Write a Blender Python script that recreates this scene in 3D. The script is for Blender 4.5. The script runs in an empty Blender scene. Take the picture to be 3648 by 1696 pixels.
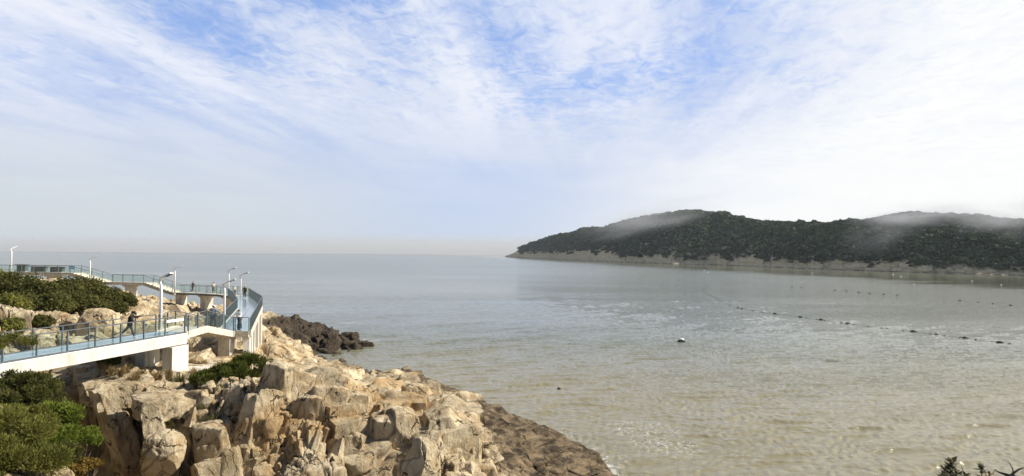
import bpy, math, random
import numpy as np
from mathutils import Vector, Matrix, Euler

random.seed(7); rng = np.random.default_rng(7)
S = bpy.context.scene
COL = S.collection
R = math.radians

# ------------------------------------------------------------------ camera
W, H = 3648.0, 1696.0
F = 2377.0
CAMZ = 16.0
PITCH, ROLL = math.atan((900 - 848) / F), R(0.35)
fwd = Vector((0, math.cos(PITCH), math.sin(PITCH)))
r0 = Vector((1, 0, 0)); u0 = r0.cross(fwd)
rgt = r0 * math.cos(ROLL) + u0 * math.sin(ROLL)
upv = rgt.cross(fwd)
cam_d = bpy.data.cameras.new('camera'); cam = bpy.data.objects.new('camera', cam_d); COL.objects.link(cam)
cam_d.sensor_width = 36; cam_d.lens = 36 * F / W; cam_d.clip_start = 0.1; cam_d.clip_end = 60000
m = Matrix((rgt, upv, -fwd)).transposed().to_4x4(); m.translation = Vector((0, 0, CAMZ)); cam.matrix_world = m
S.camera = cam

# ------------------------------------------------------------------ sun, sky, exposure
SUN_AZ, SUN_EL = R(84), R(40)          # azimuth clockwise from +Y
sd = Vector((math.sin(SUN_AZ) * math.cos(SUN_EL), math.cos(SUN_AZ) * math.cos(SUN_EL), math.sin(SUN_EL)))
sl = bpy.data.lights.new('sun', 'SUN'); sl.energy = 5.0; sl.angle = R(0.6); sl.color = (1.0, 0.93, 0.82)
so = bpy.data.objects.new('sun', sl); COL.objects.link(so); so.rotation_euler = sd.to_track_quat('Z', 'Y').to_euler()
S.view_settings.view_transform = 'Standard'; S.view_settings.look = 'None'
S.view_settings.exposure = 0.42; S.view_settings.gamma = 1


class NT:
    """small helper for building node trees"""
    def __init__(s, tree): s.t = tree; s.t.nodes.clear()
    def n(s, typ, **k):
        nd = s.t.nodes.new(typ)
        ins = k.pop('ins', {})
        for a, v in k.items(): setattr(nd, a, v)
        for a, v in ins.items():
            s.set(nd.inputs[a], v)
        return nd
    def set(s, sock, v):
        if hasattr(v, 'is_output') or hasattr(v, 'links'): s.t.links.new(v, sock)
        else: sock.default_value = v
    def math(s, op, a, b=None, c=None, clamp=False):
        nd = s.t.nodes.new('ShaderNodeMath'); nd.operation = op; nd.use_clamp = clamp
        for i, v in enumerate((a, b, c)):
            if v is not None: s.set(nd.inputs[i], v)
        return nd.outputs[0]
    def ramp(s, v, lo, hi, a=0.0, b=1.0, smooth=True):
        nd = s.t.nodes.new('ShaderNodeMapRange'); nd.interpolation_type = 'SMOOTHSTEP' if smooth else 'LINEAR'
        s.set(nd.inputs[0], v); s.set(nd.inputs[1], lo); s.set(nd.inputs[2], hi); s.set(nd.inputs[3], a); s.set(nd.inputs[4], b)
        return nd.outputs[0]
    def mix(s, f, a, b, mode='MIX'):
        nd = s.t.nodes.new('ShaderNodeMix'); nd.data_type = 'RGBA'; nd.blend_type = mode
        s.set(nd.inputs[0], f); s.set(nd.inputs[6], a); s.set(nd.inputs[7], b)
        return nd.outputs[2]
    def noise(s, vec, scale, detail=4, rough=0.5, dist=0.0, out=0):
        nd = s.t.nodes.new('ShaderNodeTexNoise')
        if vec is not None: s.set(nd.inputs['Vector'], vec)
        nd.inputs['Scale'].default_value = scale; nd.inputs['Detail'].default_value = detail
        nd.inputs['Roughness'].default_value = rough; nd.inputs['Distortion'].default_value = dist
        return nd.outputs[out]
    def mapping(s, vec, loc=(0, 0, 0), rot=(0, 0, 0), scale=(1, 1, 1)):
        nd = s.t.nodes.new('ShaderNodeMapping'); s.set(nd.inputs[0], vec)
        nd.inputs[1].default_value = loc; nd.inputs[2].default_value = rot; nd.inputs[3].default_value = scale
        return nd.outputs[0]


wd = bpy.data.worlds.new('World'); S.world = wd; wd.use_nodes = True
g = NT(wd.node_tree)
tc = g.n('ShaderNodeTexCoord').outputs['Generated']
sep = g.n('ShaderNodeSeparateXYZ', ins={0: tc})
dx, dy, dz = sep.outputs
sky = g.n('ShaderNodeTexSky'); sky.sky_type = 'NISHITA'; sky.sun_disc = False
sky.sun_elevation = SUN_EL; sky.sun_rotation = SUN_AZ; sky.air_density = 1.0; sky.dust_density = 0.4; sky.ozone_density = 2.0
az = g.math('MULTIPLY', g.math('ARCTAN2', dx, dy), 57.2958)
el = g.math('MULTIPLY', g.math('ARCSINE', dz), 57.2958)
zz = g.math('ADD', g.math('MAXIMUM', dz, 0.0), 0.045)
pl = g.n('ShaderNodeCombineXYZ', ins={0: g.math('DIVIDE', dx, zz), 1: g.math('DIVIDE', dy, zz), 2: 0.0}).outputs[0]
pl = g.mapping(pl, rot=(0, 0, R(6)))
n_str = g.noise(g.mapping(pl, loc=(3.1, 1.7, 0), scale=(1.15, 0.30, 1)), 1.5, 7, 0.56, 0.7)
n_fine = g.noise(g.mapping(pl, loc=(7.7, 0.4, 0), scale=(1.0, 0.5, 1)), 5.0, 6, 0.62, 0.6)
n_mot = g.noise(g.mapping(pl, loc=(2.7, 5.4, 0), scale=(1.0, 0.7, 1)), 11.0, 7, 0.66, 0.9)
n_big = g.noise(g.mapping(pl, loc=(1.2, 8.3, 0), scale=(0.8, 0.45, 1)), 0.8, 3, 0.5, 0.3)

def gauss(a0, e0, wa, we, rot=0.0, amp=1.0):
    a = g.math('SUBTRACT', az, a0); e = g.math('SUBTRACT', el, e0)
    c, s_ = math.cos(R(rot)), math.sin(R(rot))
    u = g.math('ADD', g.math('MULTIPLY', a, c / wa), g.math('MULTIPLY', e, s_ / wa))
    v = g.math('ADD', g.math('MULTIPLY', a, -s_ / we), g.math('MULTIPLY', e, c / we))
    q = g.math('ADD', g.math('MULTIPLY', u, u), g.math('MULTIPLY', v, v))
    return g.math('MULTIPLY', g.math('EXPONENT', g.math('MULTIPLY', q, -1.0)), amp)

GAPS = [(-24.5, 16.8, 6.5, 1.7, -18, 0.62), (-19, 21, 10, 2.8, -8, 0.50), (-10.5, 18.5, 4.5, 3.2, -30, 0.30),
        (0.5, 18.5, 4.0, 3.0, -25, 0.34), (9, 15.0, 8, 2.3, 8, 0.50), (-1, 15.0, 4, 3.4, -35, 0.26),
        (14, 20.5, 6, 2.2, 5, 0.30), (4, 12.5, 6, 1.7, 10, 0.18), (-28, 5.5, 12, 1.2, -3, -0.05)]
gm = None
for q in GAPS:
    v = gauss(*q); gm = v if gm is None else g.math('ADD', gm, v)
# blue shows where the streaky cloud is thin
thin = g.math('ADD', gm, g.math('MULTIPLY', g.math('SUBTRACT', 0.52, n_str), 1.35))
thin = g.math('ADD', thin, g.math('MULTIPLY', g.math('SUBTRACT', 0.5, n_fine), 1.3))
thin = g.math('ADD', thin, g.math('MULTIPLY', g.math('SUBTRACT', 0.5, n_mot), 1.5))
blue = g.math('MULTIPLY', g.ramp(thin, 0.0, 1.05), 0.76)
blue = g.math('MULTIPLY', blue, g.ramp(el, 5, 15))
blue = g.math('MULTIPLY', blue, g.ramp(az, 36, 18))
# veil colours: lavender veil, whiter to the sun side and near the horizon
lav = g.mix(g.ramp(n_big, 0.35, 0.65), (0.49, 0.595, 0.86, 1), (0.64, 0.71, 0.88, 1))
lav = g.mix(g.math('MULTIPLY', g.ramp(g.math('SUBTRACT', g.math('ADD', g.math('MULTIPLY', n_str, 1.6), g.math('MULTIPLY', n_mot, 0.4)), g.math('MULTIPLY', n_fine, 0.5)), 0.45, 1.05, 0, 0.75), g.ramp(el, 5, 15, 0.35, 1.0)), lav, (0.90, 0.92, 0.98, 1))
lowc = g.mix(g.ramp(az, -12, 24), (0.66, 0.71, 0.75, 1), (0.97, 0.98, 0.98, 1))
lowc = g.mix(gauss(-3, 5, 13, 7, 0, 0.85), lowc, (0.54, 0.645, 0.87, 1))
lowm = g.ramp(el, 13, 1.5)
veil = g.mix(lowm, lav, lowc)
wfac = g.ramp(g.math('ADD', az, g.math('MULTIPLY', g.math('SUBTRACT', n_big, 0.5), 26)), 8, 34)
veil = g.mix(g.math('MULTIPLY', wfac, g.ramp(g.math('ADD', g.math('MULTIPLY', n_mot, .5), g.math('MULTIPLY', n_fine, .5)), .35, .6, .72, 1.0)), veil, (0.98, 0.985, 0.975, 1))
veil10 = g.mix(1.0, veil, (7.7, 7.7, 7.7, 1), 'MULTIPLY')
blu = g.mix(1.0, sky.outputs[0], (0.80, 0.98, 1.28, 1), 'MULTIPLY')
blu = g.mix(0.45, blu, (1.3, 2.9, 7.0, 1))
skyc = g.mix(blue, veil10, blu)
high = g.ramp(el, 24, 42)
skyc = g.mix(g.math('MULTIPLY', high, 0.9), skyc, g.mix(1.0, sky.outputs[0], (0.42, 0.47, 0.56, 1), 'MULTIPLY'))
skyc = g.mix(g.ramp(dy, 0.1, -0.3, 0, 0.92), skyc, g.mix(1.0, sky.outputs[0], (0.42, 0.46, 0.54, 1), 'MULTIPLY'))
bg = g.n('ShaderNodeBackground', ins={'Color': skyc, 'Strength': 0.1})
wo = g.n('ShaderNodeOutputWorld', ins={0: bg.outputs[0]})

# ------------------------------------------------------------------ pixel helpers (photo pixel -> world point)
def ray(px, py):
    return fwd + rgt * ((px - W / 2) / F) - upv * ((py - H / 2) / F)
def atz(px, py, z):
    d = ray(px, py); t = (z - CAMZ) / d.z; return Vector((0, 0, CAMZ)) + d * t
def aty(px, py, y):
    d = ray(px, py); t = y / d.y; return Vector((0, 0, CAMZ)) + d * t

# ------------------------------------------------------------------ materials
MATS = {}
def principled(name, color, rough=0.6, metal=0.0, spec=0.5, var=0.0, vscale=3.0, bump=0.0, bscale=20.0):
    mt = bpy.data.materials.new(name); mt.use_nodes = True; k = NT(mt.node_tree)
    b = k.n('ShaderNodeBsdfPrincipled'); o = k.n('ShaderNodeOutputMaterial', ins={0: b.outputs[0]})
    b.inputs['Roughness'].default_value = rough; b.inputs['Metallic'].default_value = metal
    b.inputs['Specular IOR Level'].default_value = spec
    pos = k.n('ShaderNodeTexCoord').outputs['Object']
    c = tuple(color) + (1,)
    if var > 0:
        n = k.noise(pos, vscale, 5, 0.6)
        f = k.ramp(n, 0.3, 0.7)
        col = k.mix(f, tuple(v * (1 - var) for v in color) + (1,), tuple(min(1, v * (1 + var)) for v in color) + (1,))
        k.set(b.inputs['Base Color'], col)
    else: b.inputs['Base Color'].default_value = c
    if bump > 0:
        bp = k.n('ShaderNodeBump', ins={'Strength': bump, 'Distance': 0.02, 'Height': k.noise(pos, bscale, 5, 0.6)})
        k.set(b.inputs['Normal'], bp.outputs[0])
    MATS[name] = mt
    return mt

M_white = principled('lamp_white', (0.86, 0.86, 0.85), 0.35, var=0.04)
M_beam = principled('white_painted_concrete', (0.70, 0.67, 0.59), 0.7, var=0.10, vscale=0.8, bump=0.3, bscale=8)
def stain_beam(mt):
    k = NT.__new__(NT); k.t = mt.node_tree; b = [n for n in k.t.nodes if n.type == 'BSDF_PRINCIPLED'][0]
    src = b.inputs['Base Color'].links[0].from_socket; pos = k.n('ShaderNodeNewGeometry').outputs['Position']
    st = k.noise(k.mapping(pos, scale=(3.5, 3.5, 0.25)), 1.0, 6, 0.65)
    col = k.mix(k.ramp(st, 0.50, 0.70, 0, 0.55), src, (0.42, 0.37, 0.28, 1)); k.set(b.inputs['Base Color'], col)
stain_beam(M_beam)
M_conc = principled('weathered_concrete', (0.58, 0.54, 0.46), 0.85, var=0.25, vscale=1.3, bump=0.5, bscale=9)
M_stone = principled('pale_stone_cladding', (0.62, 0.57, 0.47), 0.8, var=0.28, vscale=5, bump=0.8, bscale=14)
stain_beam(M_conc)
M_dark = principled('dark_fascia', (0.09, 0.10, 0.10), 0.6, var=0.25)
M_steel = principled('grey_steel', (0.17, 0.21, 0.22), 0.38, metal=0.35, var=0.15)
M_rail = principled('handrail_steel', (0.20, 0.21, 0.20), 0.32, metal=0.5, var=0.15)
M_skin = principled('skin', (0.50, 0.32, 0.23), 0.55)
M_black = principled('black_cloth', (0.018, 0.018, 0.02), 0.9, var=0.3, vscale=12, bump=0.3)
M_navy = principled('navy_cloth', (0.035, 0.05, 0.075), 0.9, var=0.3, vscale=12, bump=0.3)
M_greyc = principled('grey_cloth', (0.085, 0.085, 0.08), 0.9, var=0.3, vscale=12, bump=0.3)
M_denim = principled('denim_cloth', (0.16, 0.22, 0.28), 0.9, var=0.45, vscale=9, bump=0.4)
M_olive = principled('olive_cloth', (0.22, 0.20, 0.10), 0.9, var=0.3, vscale=12)
M_cream = principled('cream_cloth', (0.55, 0.50, 0.38), 0.9, var=0.3, vscale=9)
M_whitec = principled('white_cloth', (0.75, 0.74, 0.71), 0.85, var=0.08)
M_hair = principled('black_hair', (0.02, 0.016, 0.014), 0.6, var=0.2)
M_brownc = principled('brown_leather', (0.16, 0.07, 0.035), 0.6, var=0.2)
M_float = principled('black_float', (0.02, 0.02, 0.02), 0.5, var=0.2)
M_rope = principled('rope', (0.05, 0.05, 0.04), 0.9)
M_cab = principled('green_cabinet', (0.09, 0.13, 0.12), 0.5, var=0.2)
M_blueb = principled('blue_board', (0.22, 0.40, 0.62), 0.5, var=0.1)
M_bark = principled('bark', (0.11, 0.08, 0.055), 0.9, var=0.35, vscale=20, bump=0.6)

def glass_mat(name, tint, fac, rough=0.02):
    mt = bpy.data.materials.new(name); mt.use_nodes = True; k = NT(mt.node_tree)
    tr = k.n('ShaderNodeBsdfTransparent', ins={0: tint}); gl = k.n('ShaderNodeBsdfGlossy', ins={'Color': (0.9, 0.95, 0.97, 1), 'Roughness': rough})
    lw = k.n('ShaderNodeLayerWeight', ins={0: 0.5})
    f = k.math('ADD', k.math('MULTIPLY', k.math('POWER', lw.outputs['Facing'], 4.0), 0.45), fac, clamp=True)
    mx = k.n('ShaderNodeMixShader', ins={0: f, 1: tr.outputs[0], 2: gl.outputs[0]})
    k.n('ShaderNodeOutputMaterial', ins={0: mx.outputs[0]})
    return mt
M_glass = glass_mat('railing_glass', (0.93, 0.965, 0.96, 1), 0.015)

def deckglass_mat():
    mt = bpy.data.materials.new('blue_deck_glass'); mt.use_nodes = True; k = NT(mt.node_tree)
    pos = k.n('ShaderNodeNewGeometry').outputs['Position']
    n = k.noise(pos, 1.2, 4, 0.6)
    col = k.mix(k.ramp(n, 0.35, 0.65), (0.31, 0.40, 0.45, 1), (0.39, 0.48, 0.53, 1))
    b = k.n('ShaderNodeBsdfPrincipled', ins={'Base Color': col, 'Roughness': 0.12, 'Specular IOR Level': 0.5})
    k.n('ShaderNodeOutputMaterial', ins={0: b.outputs[0]})
    return mt
M_deck = deckglass_mat()

def rock_mat(name, far=False):
    mt = bpy.data.materials.new(name); mt.use_nodes = True; k = NT(mt.node_tree)
    geo = k.n('ShaderNodeNewGeometry'); pos = geo.outputs['Position']
    sc = 0.12 if far else 1.0
    x, y, z = k.n('ShaderNodeSeparateXYZ', ins={0: pos}).outputs
    big = k.noise(pos, 0.16 * sc, 4, 0.6, 0.4)
    mid = k.noise(pos, 0.9 * sc, 7, 0.62, 0.5)
    strk = k.noise(k.mapping(pos, rot=(R(12), R(-18), 0), scale=(1.0, 1.0, 0.5)), 3.2 * sc, 8, 0.72, 0.8)
    fine = k.noise(pos, 14 * sc, 6, 0.7)
    warm = k.mix(k.ramp(mid, 0.34, 0.66), (0.46, 0.33, 0.17, 1), (0.80, 0.68, 0.46, 1))
    warm = k.mix(k.ramp(strk, 0.44, 0.62, 0, 0.5), warm, (0.76, 0.65, 0.46, 1))
    gold = k.mix(k.ramp(big, 0.48, 0.68, 0, 0.6), warm, (0.47, 0.27, 0.085, 1))
    # lichen-grey weathered patches
    grn = k.noise(k.mapping(pos, loc=(11, 3, 5)), 0.35 * sc, 5, 0.65, 0.5)
    gold = k.mix(k.ramp(grn, 0.52, 0.64, 0, 0.65), gold, (0.33, 0.27, 0.165, 1))
    gold = k.mix(k.ramp(k.noise(pos, 2.6 * sc, 6, 0.75, 0.3), 0.57, 0.70, 0, 0.7), gold, (0.15, 0.12, 0.08, 1))
    gold = k.mix(k.ramp(fine, 0.56, 0.70, 0, 0.6), gold, (0.16, 0.115, 0.06, 1))
    if far: gold = k.mix(0.65, gold, (1.0, 0.80, 0.48, 1))
    at = k.n('ShaderNodeAttribute', attribute_name='crack').outputs['Fac']
    gold = k.mix(k.math('MULTIPLY', at, 0.35 if far else 0.8), gold, (0.045, 0.03, 0.02, 1))
    if not far:
        wv = k.n('ShaderNodeVectorMath', operation='ADD', ins={0: pos, 1: k.n('ShaderNodeVectorMath', operation='SCALE', ins={0: k.noise(pos, 0.7, 5, 0.6, 0, 1), 'Scale': 1.8}).outputs[0]}).outputs[0]
        vo = k.n('ShaderNodeTexVoronoi', feature='DISTANCE_TO_EDGE', ins={'Vector': k.mapping(wv, rot=(R(15), R(-12), R(28)), scale=(1.0, 0.55, 0.42)), 'Scale': 1.1}).outputs['Distance']
        ck = k.math('MULTIPLY', k.ramp(vo, 0.0, k.math('MULTIPLY', k.noise(pos, 1.1, 3), 0.05), 1, 0), k.ramp(k.noise(k.mapping(pos, loc=(5, 5, 5)), 0.8, 3, 0.5), 0.46, 0.56))
        gold = k.mix(k.math('MULTIPLY', ck, 0.8), gold, (0.06, 0.04, 0.022, 1))
    # tide stain: brown then black below the splash line
    zn = k.math('ADD', z, k.math('MULTIPLY', k.math('SUBTRACT', mid, 0.5), 1.8 if not far else 3.0))
    at2 = k.n('ShaderNodeAttribute', attribute_name='stain').outputs['Fac']
    zn2 = k.math('SUBTRACT', zn, at2)
    brown = k.mix(k.ramp(mid, 0.35, 0.65), (0.060, 0.044, 0.026, 1), (0.34, 0.255, 0.15, 1))
    blk = k.mix(k.ramp(strk, 0.4, 0.7), (0.040, 0.030, 0.02, 1), (0.14, 0.105, 0.068, 1))
    brown = k.mix(k.n('ShaderNodeAttribute', attribute_name='black').outputs['Fac'], brown, blk)
    c1 = k.mix(k.ramp(zn2, 1.0, 2.5) if not far else k.ramp(zn2, -0.5, 1.2), brown, gold)
    if not far: c1 = k.mix(k.math('MULTIPLY', ck, 0.8), c1, (0.03, 0.022, 0.014, 1))
    c2 = k.mix(k.ramp(zn, 0.1, 0.8) if not far else k.ramp(zn2, -0.5, 0.8), blk, c1)
    bsum = k.math('ADD', k.math('MULTIPLY', strk, 0.9), k.math('MULTIPLY', fine, 0.35))
    if not far: bsum = k.math('SUBTRACT', bsum, k.math('MULTIPLY', ck, 0.5))
    bp = k.n('ShaderNodeBump', ins={'Strength': 1.0, 'Distance': 0.26 if not far else 0.45, 'Height': bsum})
    b = k.n('ShaderNodeBsdfPrincipled', ins={'Base Color': c2, 'Roughness': 0.88, 'Specular IOR Level': 0.25, 'Normal': bp.outputs[0]})
    k.n('ShaderNodeOutputMaterial', ins={0: b.outputs[0]})
    return mt
M_rock = rock_mat('coastal_rock'); M_frock = rock_mat('island_rock', True)

def leaf_mat(name, c1, c2, trans=0.25, scale=1.5):
    mt = bpy.data.materials.new(name); mt.use_nodes = True; k = NT(mt.node_tree)
    pos = k.n('ShaderNodeNewGeometry').outputs['Position']
    n = k.noise(pos, scale, 4, 0.6)
    rnd = k.n('ShaderNodeNewGeometry').outputs['Random Per Island']
    f = k.math('ADD', k.math('MULTIPLY', k.ramp(n, 0.3, 0.7), 0.6), k.math('MULTIPLY', rnd, 0.4))
    col = k.mix(f, tuple(c1) + (1,), tuple(c2) + (1,))
    d = k.n('ShaderNodeBsdfPrincipled', ins={'Base Color': col, 'Roughness': 0.75, 'Specular IOR Level': 0.12})
    t = k.n('ShaderNodeBsdfTranslucent', ins={'Color': col})
    mx = k.n('ShaderNodeMixShader', ins={0: trans, 1: d.outputs[0], 2: t.outputs[0]})
    k.n('ShaderNodeOutputMaterial', ins={0: mx.outputs[0]})
    return mt
M_lforest = leaf_mat('forest_leaves', (0.008, 0.022, 0.012), (0.085, 0.125, 0.055), 0.15, 0.03)
M_lshrub = leaf_mat('shrub_leaves', (0.045, 0.053, 0.015), (0.15, 0.145, 0.04), 0.3, 0.5)
M_lolive = leaf_mat('olive_leaves', (0.08, 0.095, 0.02), (0.24, 0.23, 0.055), 0.3, 0.8)
M_lpine = leaf_mat('pine_needles', (0.045, 0.06, 0.012), (0.15, 0.17, 0.032), 0.3, 1.0)
M_lbright = leaf_mat('bright_pine_needles', (0.07, 0.105, 0.012), (0.23, 0.27, 0.045), 0.35, 1.2)
M_lrust = leaf_mat('rusty_leaves', (0.11, 0.075, 0.015), (0.24, 0.16, 0.04), 0.3, 1.5)
M_dry = leaf_mat('dry_grass', (0.20, 0.14, 0.06), (0.45, 0.34, 0.17), 0.3, 2.0)
M_dgrass = leaf_mat('dull_grass', (0.10, 0.10, 0.04), (0.26, 0.23, 0.10), 0.3, 2.0)
M_soil = principled('dark_soil', (0.055, 0.05, 0.025), 0.95, var=0.3, vscale=1.5, bump=0.5, bscale=4)

# ------------------------------------------------------------------ mesh helpers
def mesh_np(name, V, Fa, smooth=False):
    V = np.asarray(V, np.float32).reshape(-1, 3); Fa = np.asarray(Fa, np.int32)
    me = bpy.data.meshes.new(name); n = Fa.shape[0]; k = Fa.shape[1]
    me.vertices.add(len(V)); me.vertices.foreach_set('co', V.ravel())
    me.loops.add(n * k); me.loops.foreach_set('vertex_index', Fa.ravel())
    me.polygons.add(n); me.polygons.foreach_set('loop_start', np.arange(0, n * k, k, dtype=np.int32))
    me.update(calc_edges=True)
    if smooth: me.polygons.foreach_set('use_smooth', np.ones(n, bool))
    return me
def link(name, me, mat=None, parent=None, loc=None):
    o = bpy.data.objects.new(name, me); COL.objects.link(o)
    if mat is not None and me is not None and len(me.materials) == 0: me.materials.append(mat)
    if parent is not None: o.parent = parent
    if loc is not None: o.location = loc
    return o
def tag(o, label=None, cat=None, group=None, kind=None):
    if label: o['label'] = label
    if cat: o['category'] = cat
    if group: o['group'] = group
    if kind: o['kind'] = kind
    return o
def empty(name, loc=(0, 0, 0), rz=0.0):
    o = bpy.data.objects.new(name, None); COL.objects.link(o); o.location = loc; o.rotation_euler = (0, 0, rz); o.empty_display_size = 0.2
    return o

class MB:
    def __init__(s): s.v = []; s.f = []
    def add(s, vs, fs):
        b = len(s.v); s.v += [tuple(v) for v in vs]; s.f += [tuple(i + b for i in f) for f in fs]
    def prism(s, poly, z0, z1):
        """poly: list of (x,y) ; z0,z1 scalars or lists per vertex"""
        n = len(poly); z0 = z0 if hasattr(z0, '__len__') else [z0] * n; z1 = z1 if hasattr(z1, '__len__') else [z1] * n
        a = sum(poly[i][0] * poly[(i + 1) % n][1] - poly[(i + 1) % n][0] * poly[i][1] for i in range(n))
        idx = list(range(n)) if a > 0 else list(range(n))[::-1]
        vs = [(poly[i][0], poly[i][1], z0[i]) for i in idx] + [(poly[i][0], poly[i][1], z1[i]) for i in idx]
        fs = [tuple(range(n))[::-1], tuple(range(n, 2 * n))] + [(i, (i + 1) % n, n + (i + 1) % n, n + i) for i in range(n)]
        s.add(vs, fs)
    def box(s, c, size, rz=0.0):
        cx, cy, cz = c; a, b, h = size[0] / 2, size[1] / 2, size[2] / 2
        co, si = math.cos(rz), math.sin(rz)
        s.prism([(cx + u * co - v * si, cy + u * si + v * co) for u, v in ((-a, -b), (a, -b), (a, b), (-a, b))], cz - h, cz + h)
    def bar(s, p, q, w, h):
        """rectangular bar from p to q, w across, h in the upright direction"""
        p, q = Vector(p), Vector(q); d = (q - p).normalized()
        side = d.cross(Vector((0, 0, 1)))
        if side.length < 1e-4: side = Vector((1, 0, 0))
        side.normalize(); up = side.cross(d).normalized()
        vs = []
        for c in (p, q):
            for a, b in ((-1, -1), (1, -1), (1, 1), (-1, 1)): vs.append(c + side * (a * w / 2) + up * (b * h / 2))
        s.add(vs, [(0, 1, 2, 3), (7, 6, 5, 4), (0, 4, 5, 1), (1, 5, 6, 2), (2, 6, 7, 3), (3, 7, 4, 0)])
    def tube(s, pts, rad, n=8, cap=True):
        pts = [Vector(p) for p in pts]; rad = rad if hasattr(rad, '__len__') else [rad] * len(pts)
        b = len(s.v); prev = None
        for i, p in enumerate(pts):
            d = (pts[min(i + 1, len(pts) - 1)] - pts[max(i - 1, 0)]).normalized()
            if prev is None:
                a = Vector((0, 0, 1)) if abs(d.z) < 0.9 else Vector((1, 0, 0)); u = d.cross(a).normalized()
            else: u = (prev - d * prev.dot(d)).normalized()
            prev = u; w = d.cross(u)
            for k in range(n):
                t = 2 * math.pi * k / n; s.v.append(tuple(p + (u * math.cos(t) + w * math.sin(t)) * rad[i]))
        for i in range(len(pts) - 1):
            for k in range(n):
                s.f.append((b + i * n + k, b + i * n + (k + 1) % n, b + (i + 1) * n + (k + 1) % n, b + (i + 1) * n + k))
        if cap:
            s.f.append(tuple(b + k for k in range(n))[::-1]); s.f.append(tuple(b + (len(pts) - 1) * n + k for k in range(n)))
    def ball(s, c, r, nu=10, nv=7, sq=(1, 1, 1)):
        b = len(s.v)
        for j in range(1, nv):
            ph = math.pi * j / nv
            for i in range(nu):
                th = 2 * math.pi * i / nu
                s.v.append((c[0] + r * sq[0] * math.sin(ph) * math.cos(th), c[1] + r * sq[1] * math.sin(ph) * math.sin(th), c[2] + r * sq[2] * math.cos(ph)))
        t = len(s.v); s.v.append((c[0], c[1], c[2] + r * sq[2])); s.v.append((c[0], c[1], c[2] - r * sq[2]))
        for j in range(nv - 2):
            for i in range(nu): s.f.append((b + j * nu + i, b + (j + 1) * nu + i, b + (j + 1) * nu + (i + 1) % nu, b + j * nu + (i + 1) % nu))
        for i in range(nu):
            s.f.append((t, b + i, b + (i + 1) % nu)); s.f.append((t + 1, b + (nv - 2) * nu + (i + 1) % nu, b + (nv - 2) * nu + i))
    def mesh(s, name, smooth=False, origin=None):
        o = Vector(origin) if origin is not None else Vector((0, 0, 0))
        me = bpy.data.meshes.new(name); me.from_pydata([(v[0] - o.x, v[1] - o.y, v[2] - o.z) for v in s.v], [], s.f); me.update()
        if smooth: me.polygons.foreach_set('use_smooth', np.ones(len(me.polygons), bool))
        return me
    def build(s, name, mat, parent=None, smooth=False, loc=None):
        org = loc if (loc is not None) else (parent.location if (parent is not None and parent.type == 'EMPTY') else None)
        o = link(name, s.mesh(name, smooth, org), mat, parent)
        if loc is not None: o.location = loc
        return o

# ------------------------------------------------------------------ numpy noise
def hsh(ix, iy, iz, k):
    n = (ix.astype(np.int64) * 73856093) ^ (iy.astype(np.int64) * 19349663) ^ (iz.astype(np.int64) * 83492791) ^ (k * 2654435761 & 0x7fffffff)
    n = n & 0x7fffffff
    n = ((n >> 13) ^ n) * 1274126177 & 0x7fffffff
    n = ((n >> 15) ^ n) * 668265263 & 0x7fffffff
    return ((n >> 8) & 0xffff).astype(np.float32) / 65535.0
def vnoise(P, k=0):
    I = np.floor(P).astype(np.int64); f = (P - I).astype(np.float32); f = f * f * (3 - 2 * f); r = 0
    for a in (0, 1):
        wa = f[:, 0] if a else 1 - f[:, 0]
        for b in (0, 1):
            wb = f[:, 1] if b else 1 - f[:, 1]
            for c in (0, 1):
                wc = f[:, 2] if c else 1 - f[:, 2]
                r = r + wa * wb * wc * hsh(I[:, 0] + a, I[:, 1] + b, I[:, 2] + c, k)
    return r * 2 - 1
def fbm(P, k=0, o=4, rough=0.5):
    r = 0; a = 1.0; s = 1.0; t = 0
    for i in range(o):
        r = r + a * vnoise(P * s, k + i * 17); t += a; a *= rough; s *= 2.03
    return r / t
def voro(P, k=0, jit=0.9):
    """returns F1, F2, cell random (3), vector from the cell point"""
    I = np.floor(P).astype(np.int64); n = len(P)
    F1 = np.full(n, 9.0, np.float32); F2 = np.full(n, 9.0, np.float32); C = np.zeros((n, 3), np.int64); D = np.zeros((n, 3), np.float32)
    for a in (-1, 0, 1):
        for b in (-1, 0, 1):
            for c in (-1, 0, 1):
                J = I + np.array((a, b, c)); cx = J[:, 0] + 0.5 + jit * (hsh(J[:, 0], J[:, 1], J[:, 2], k + 1) - 0.5)
                cy = J[:, 1] + 0.5 + jit * (hsh(J[:, 0], J[:, 1], J[:, 2], k + 2) - 0.5); cz = J[:, 2] + 0.5 + jit * (hsh(J[:, 0], J[:, 1], J[:, 2], k + 3) - 0.5)
                v = np.stack((P[:, 0] - cx, P[:, 1] - cy, P[:, 2] - cz), 1).astype(np.float32); d = np.sqrt((v * v).sum(1))
                m1 = d < F1
                F2 = np.where(m1, F1, np.minimum(F2, d)); F1 = np.where(m1, d, F1); C[m1] = J[m1]; D[m1] = v[m1]
    rr = [hsh(C[:, 0], C[:, 1], C[:, 2], k + 10 + i) for i in range(4)]
    return F1, F2, rr, D
def sstep(x, a, b):
    t = np.clip((x - a) / (b - a), 0, 1); return t * t * (3 - 2 * t)

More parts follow.
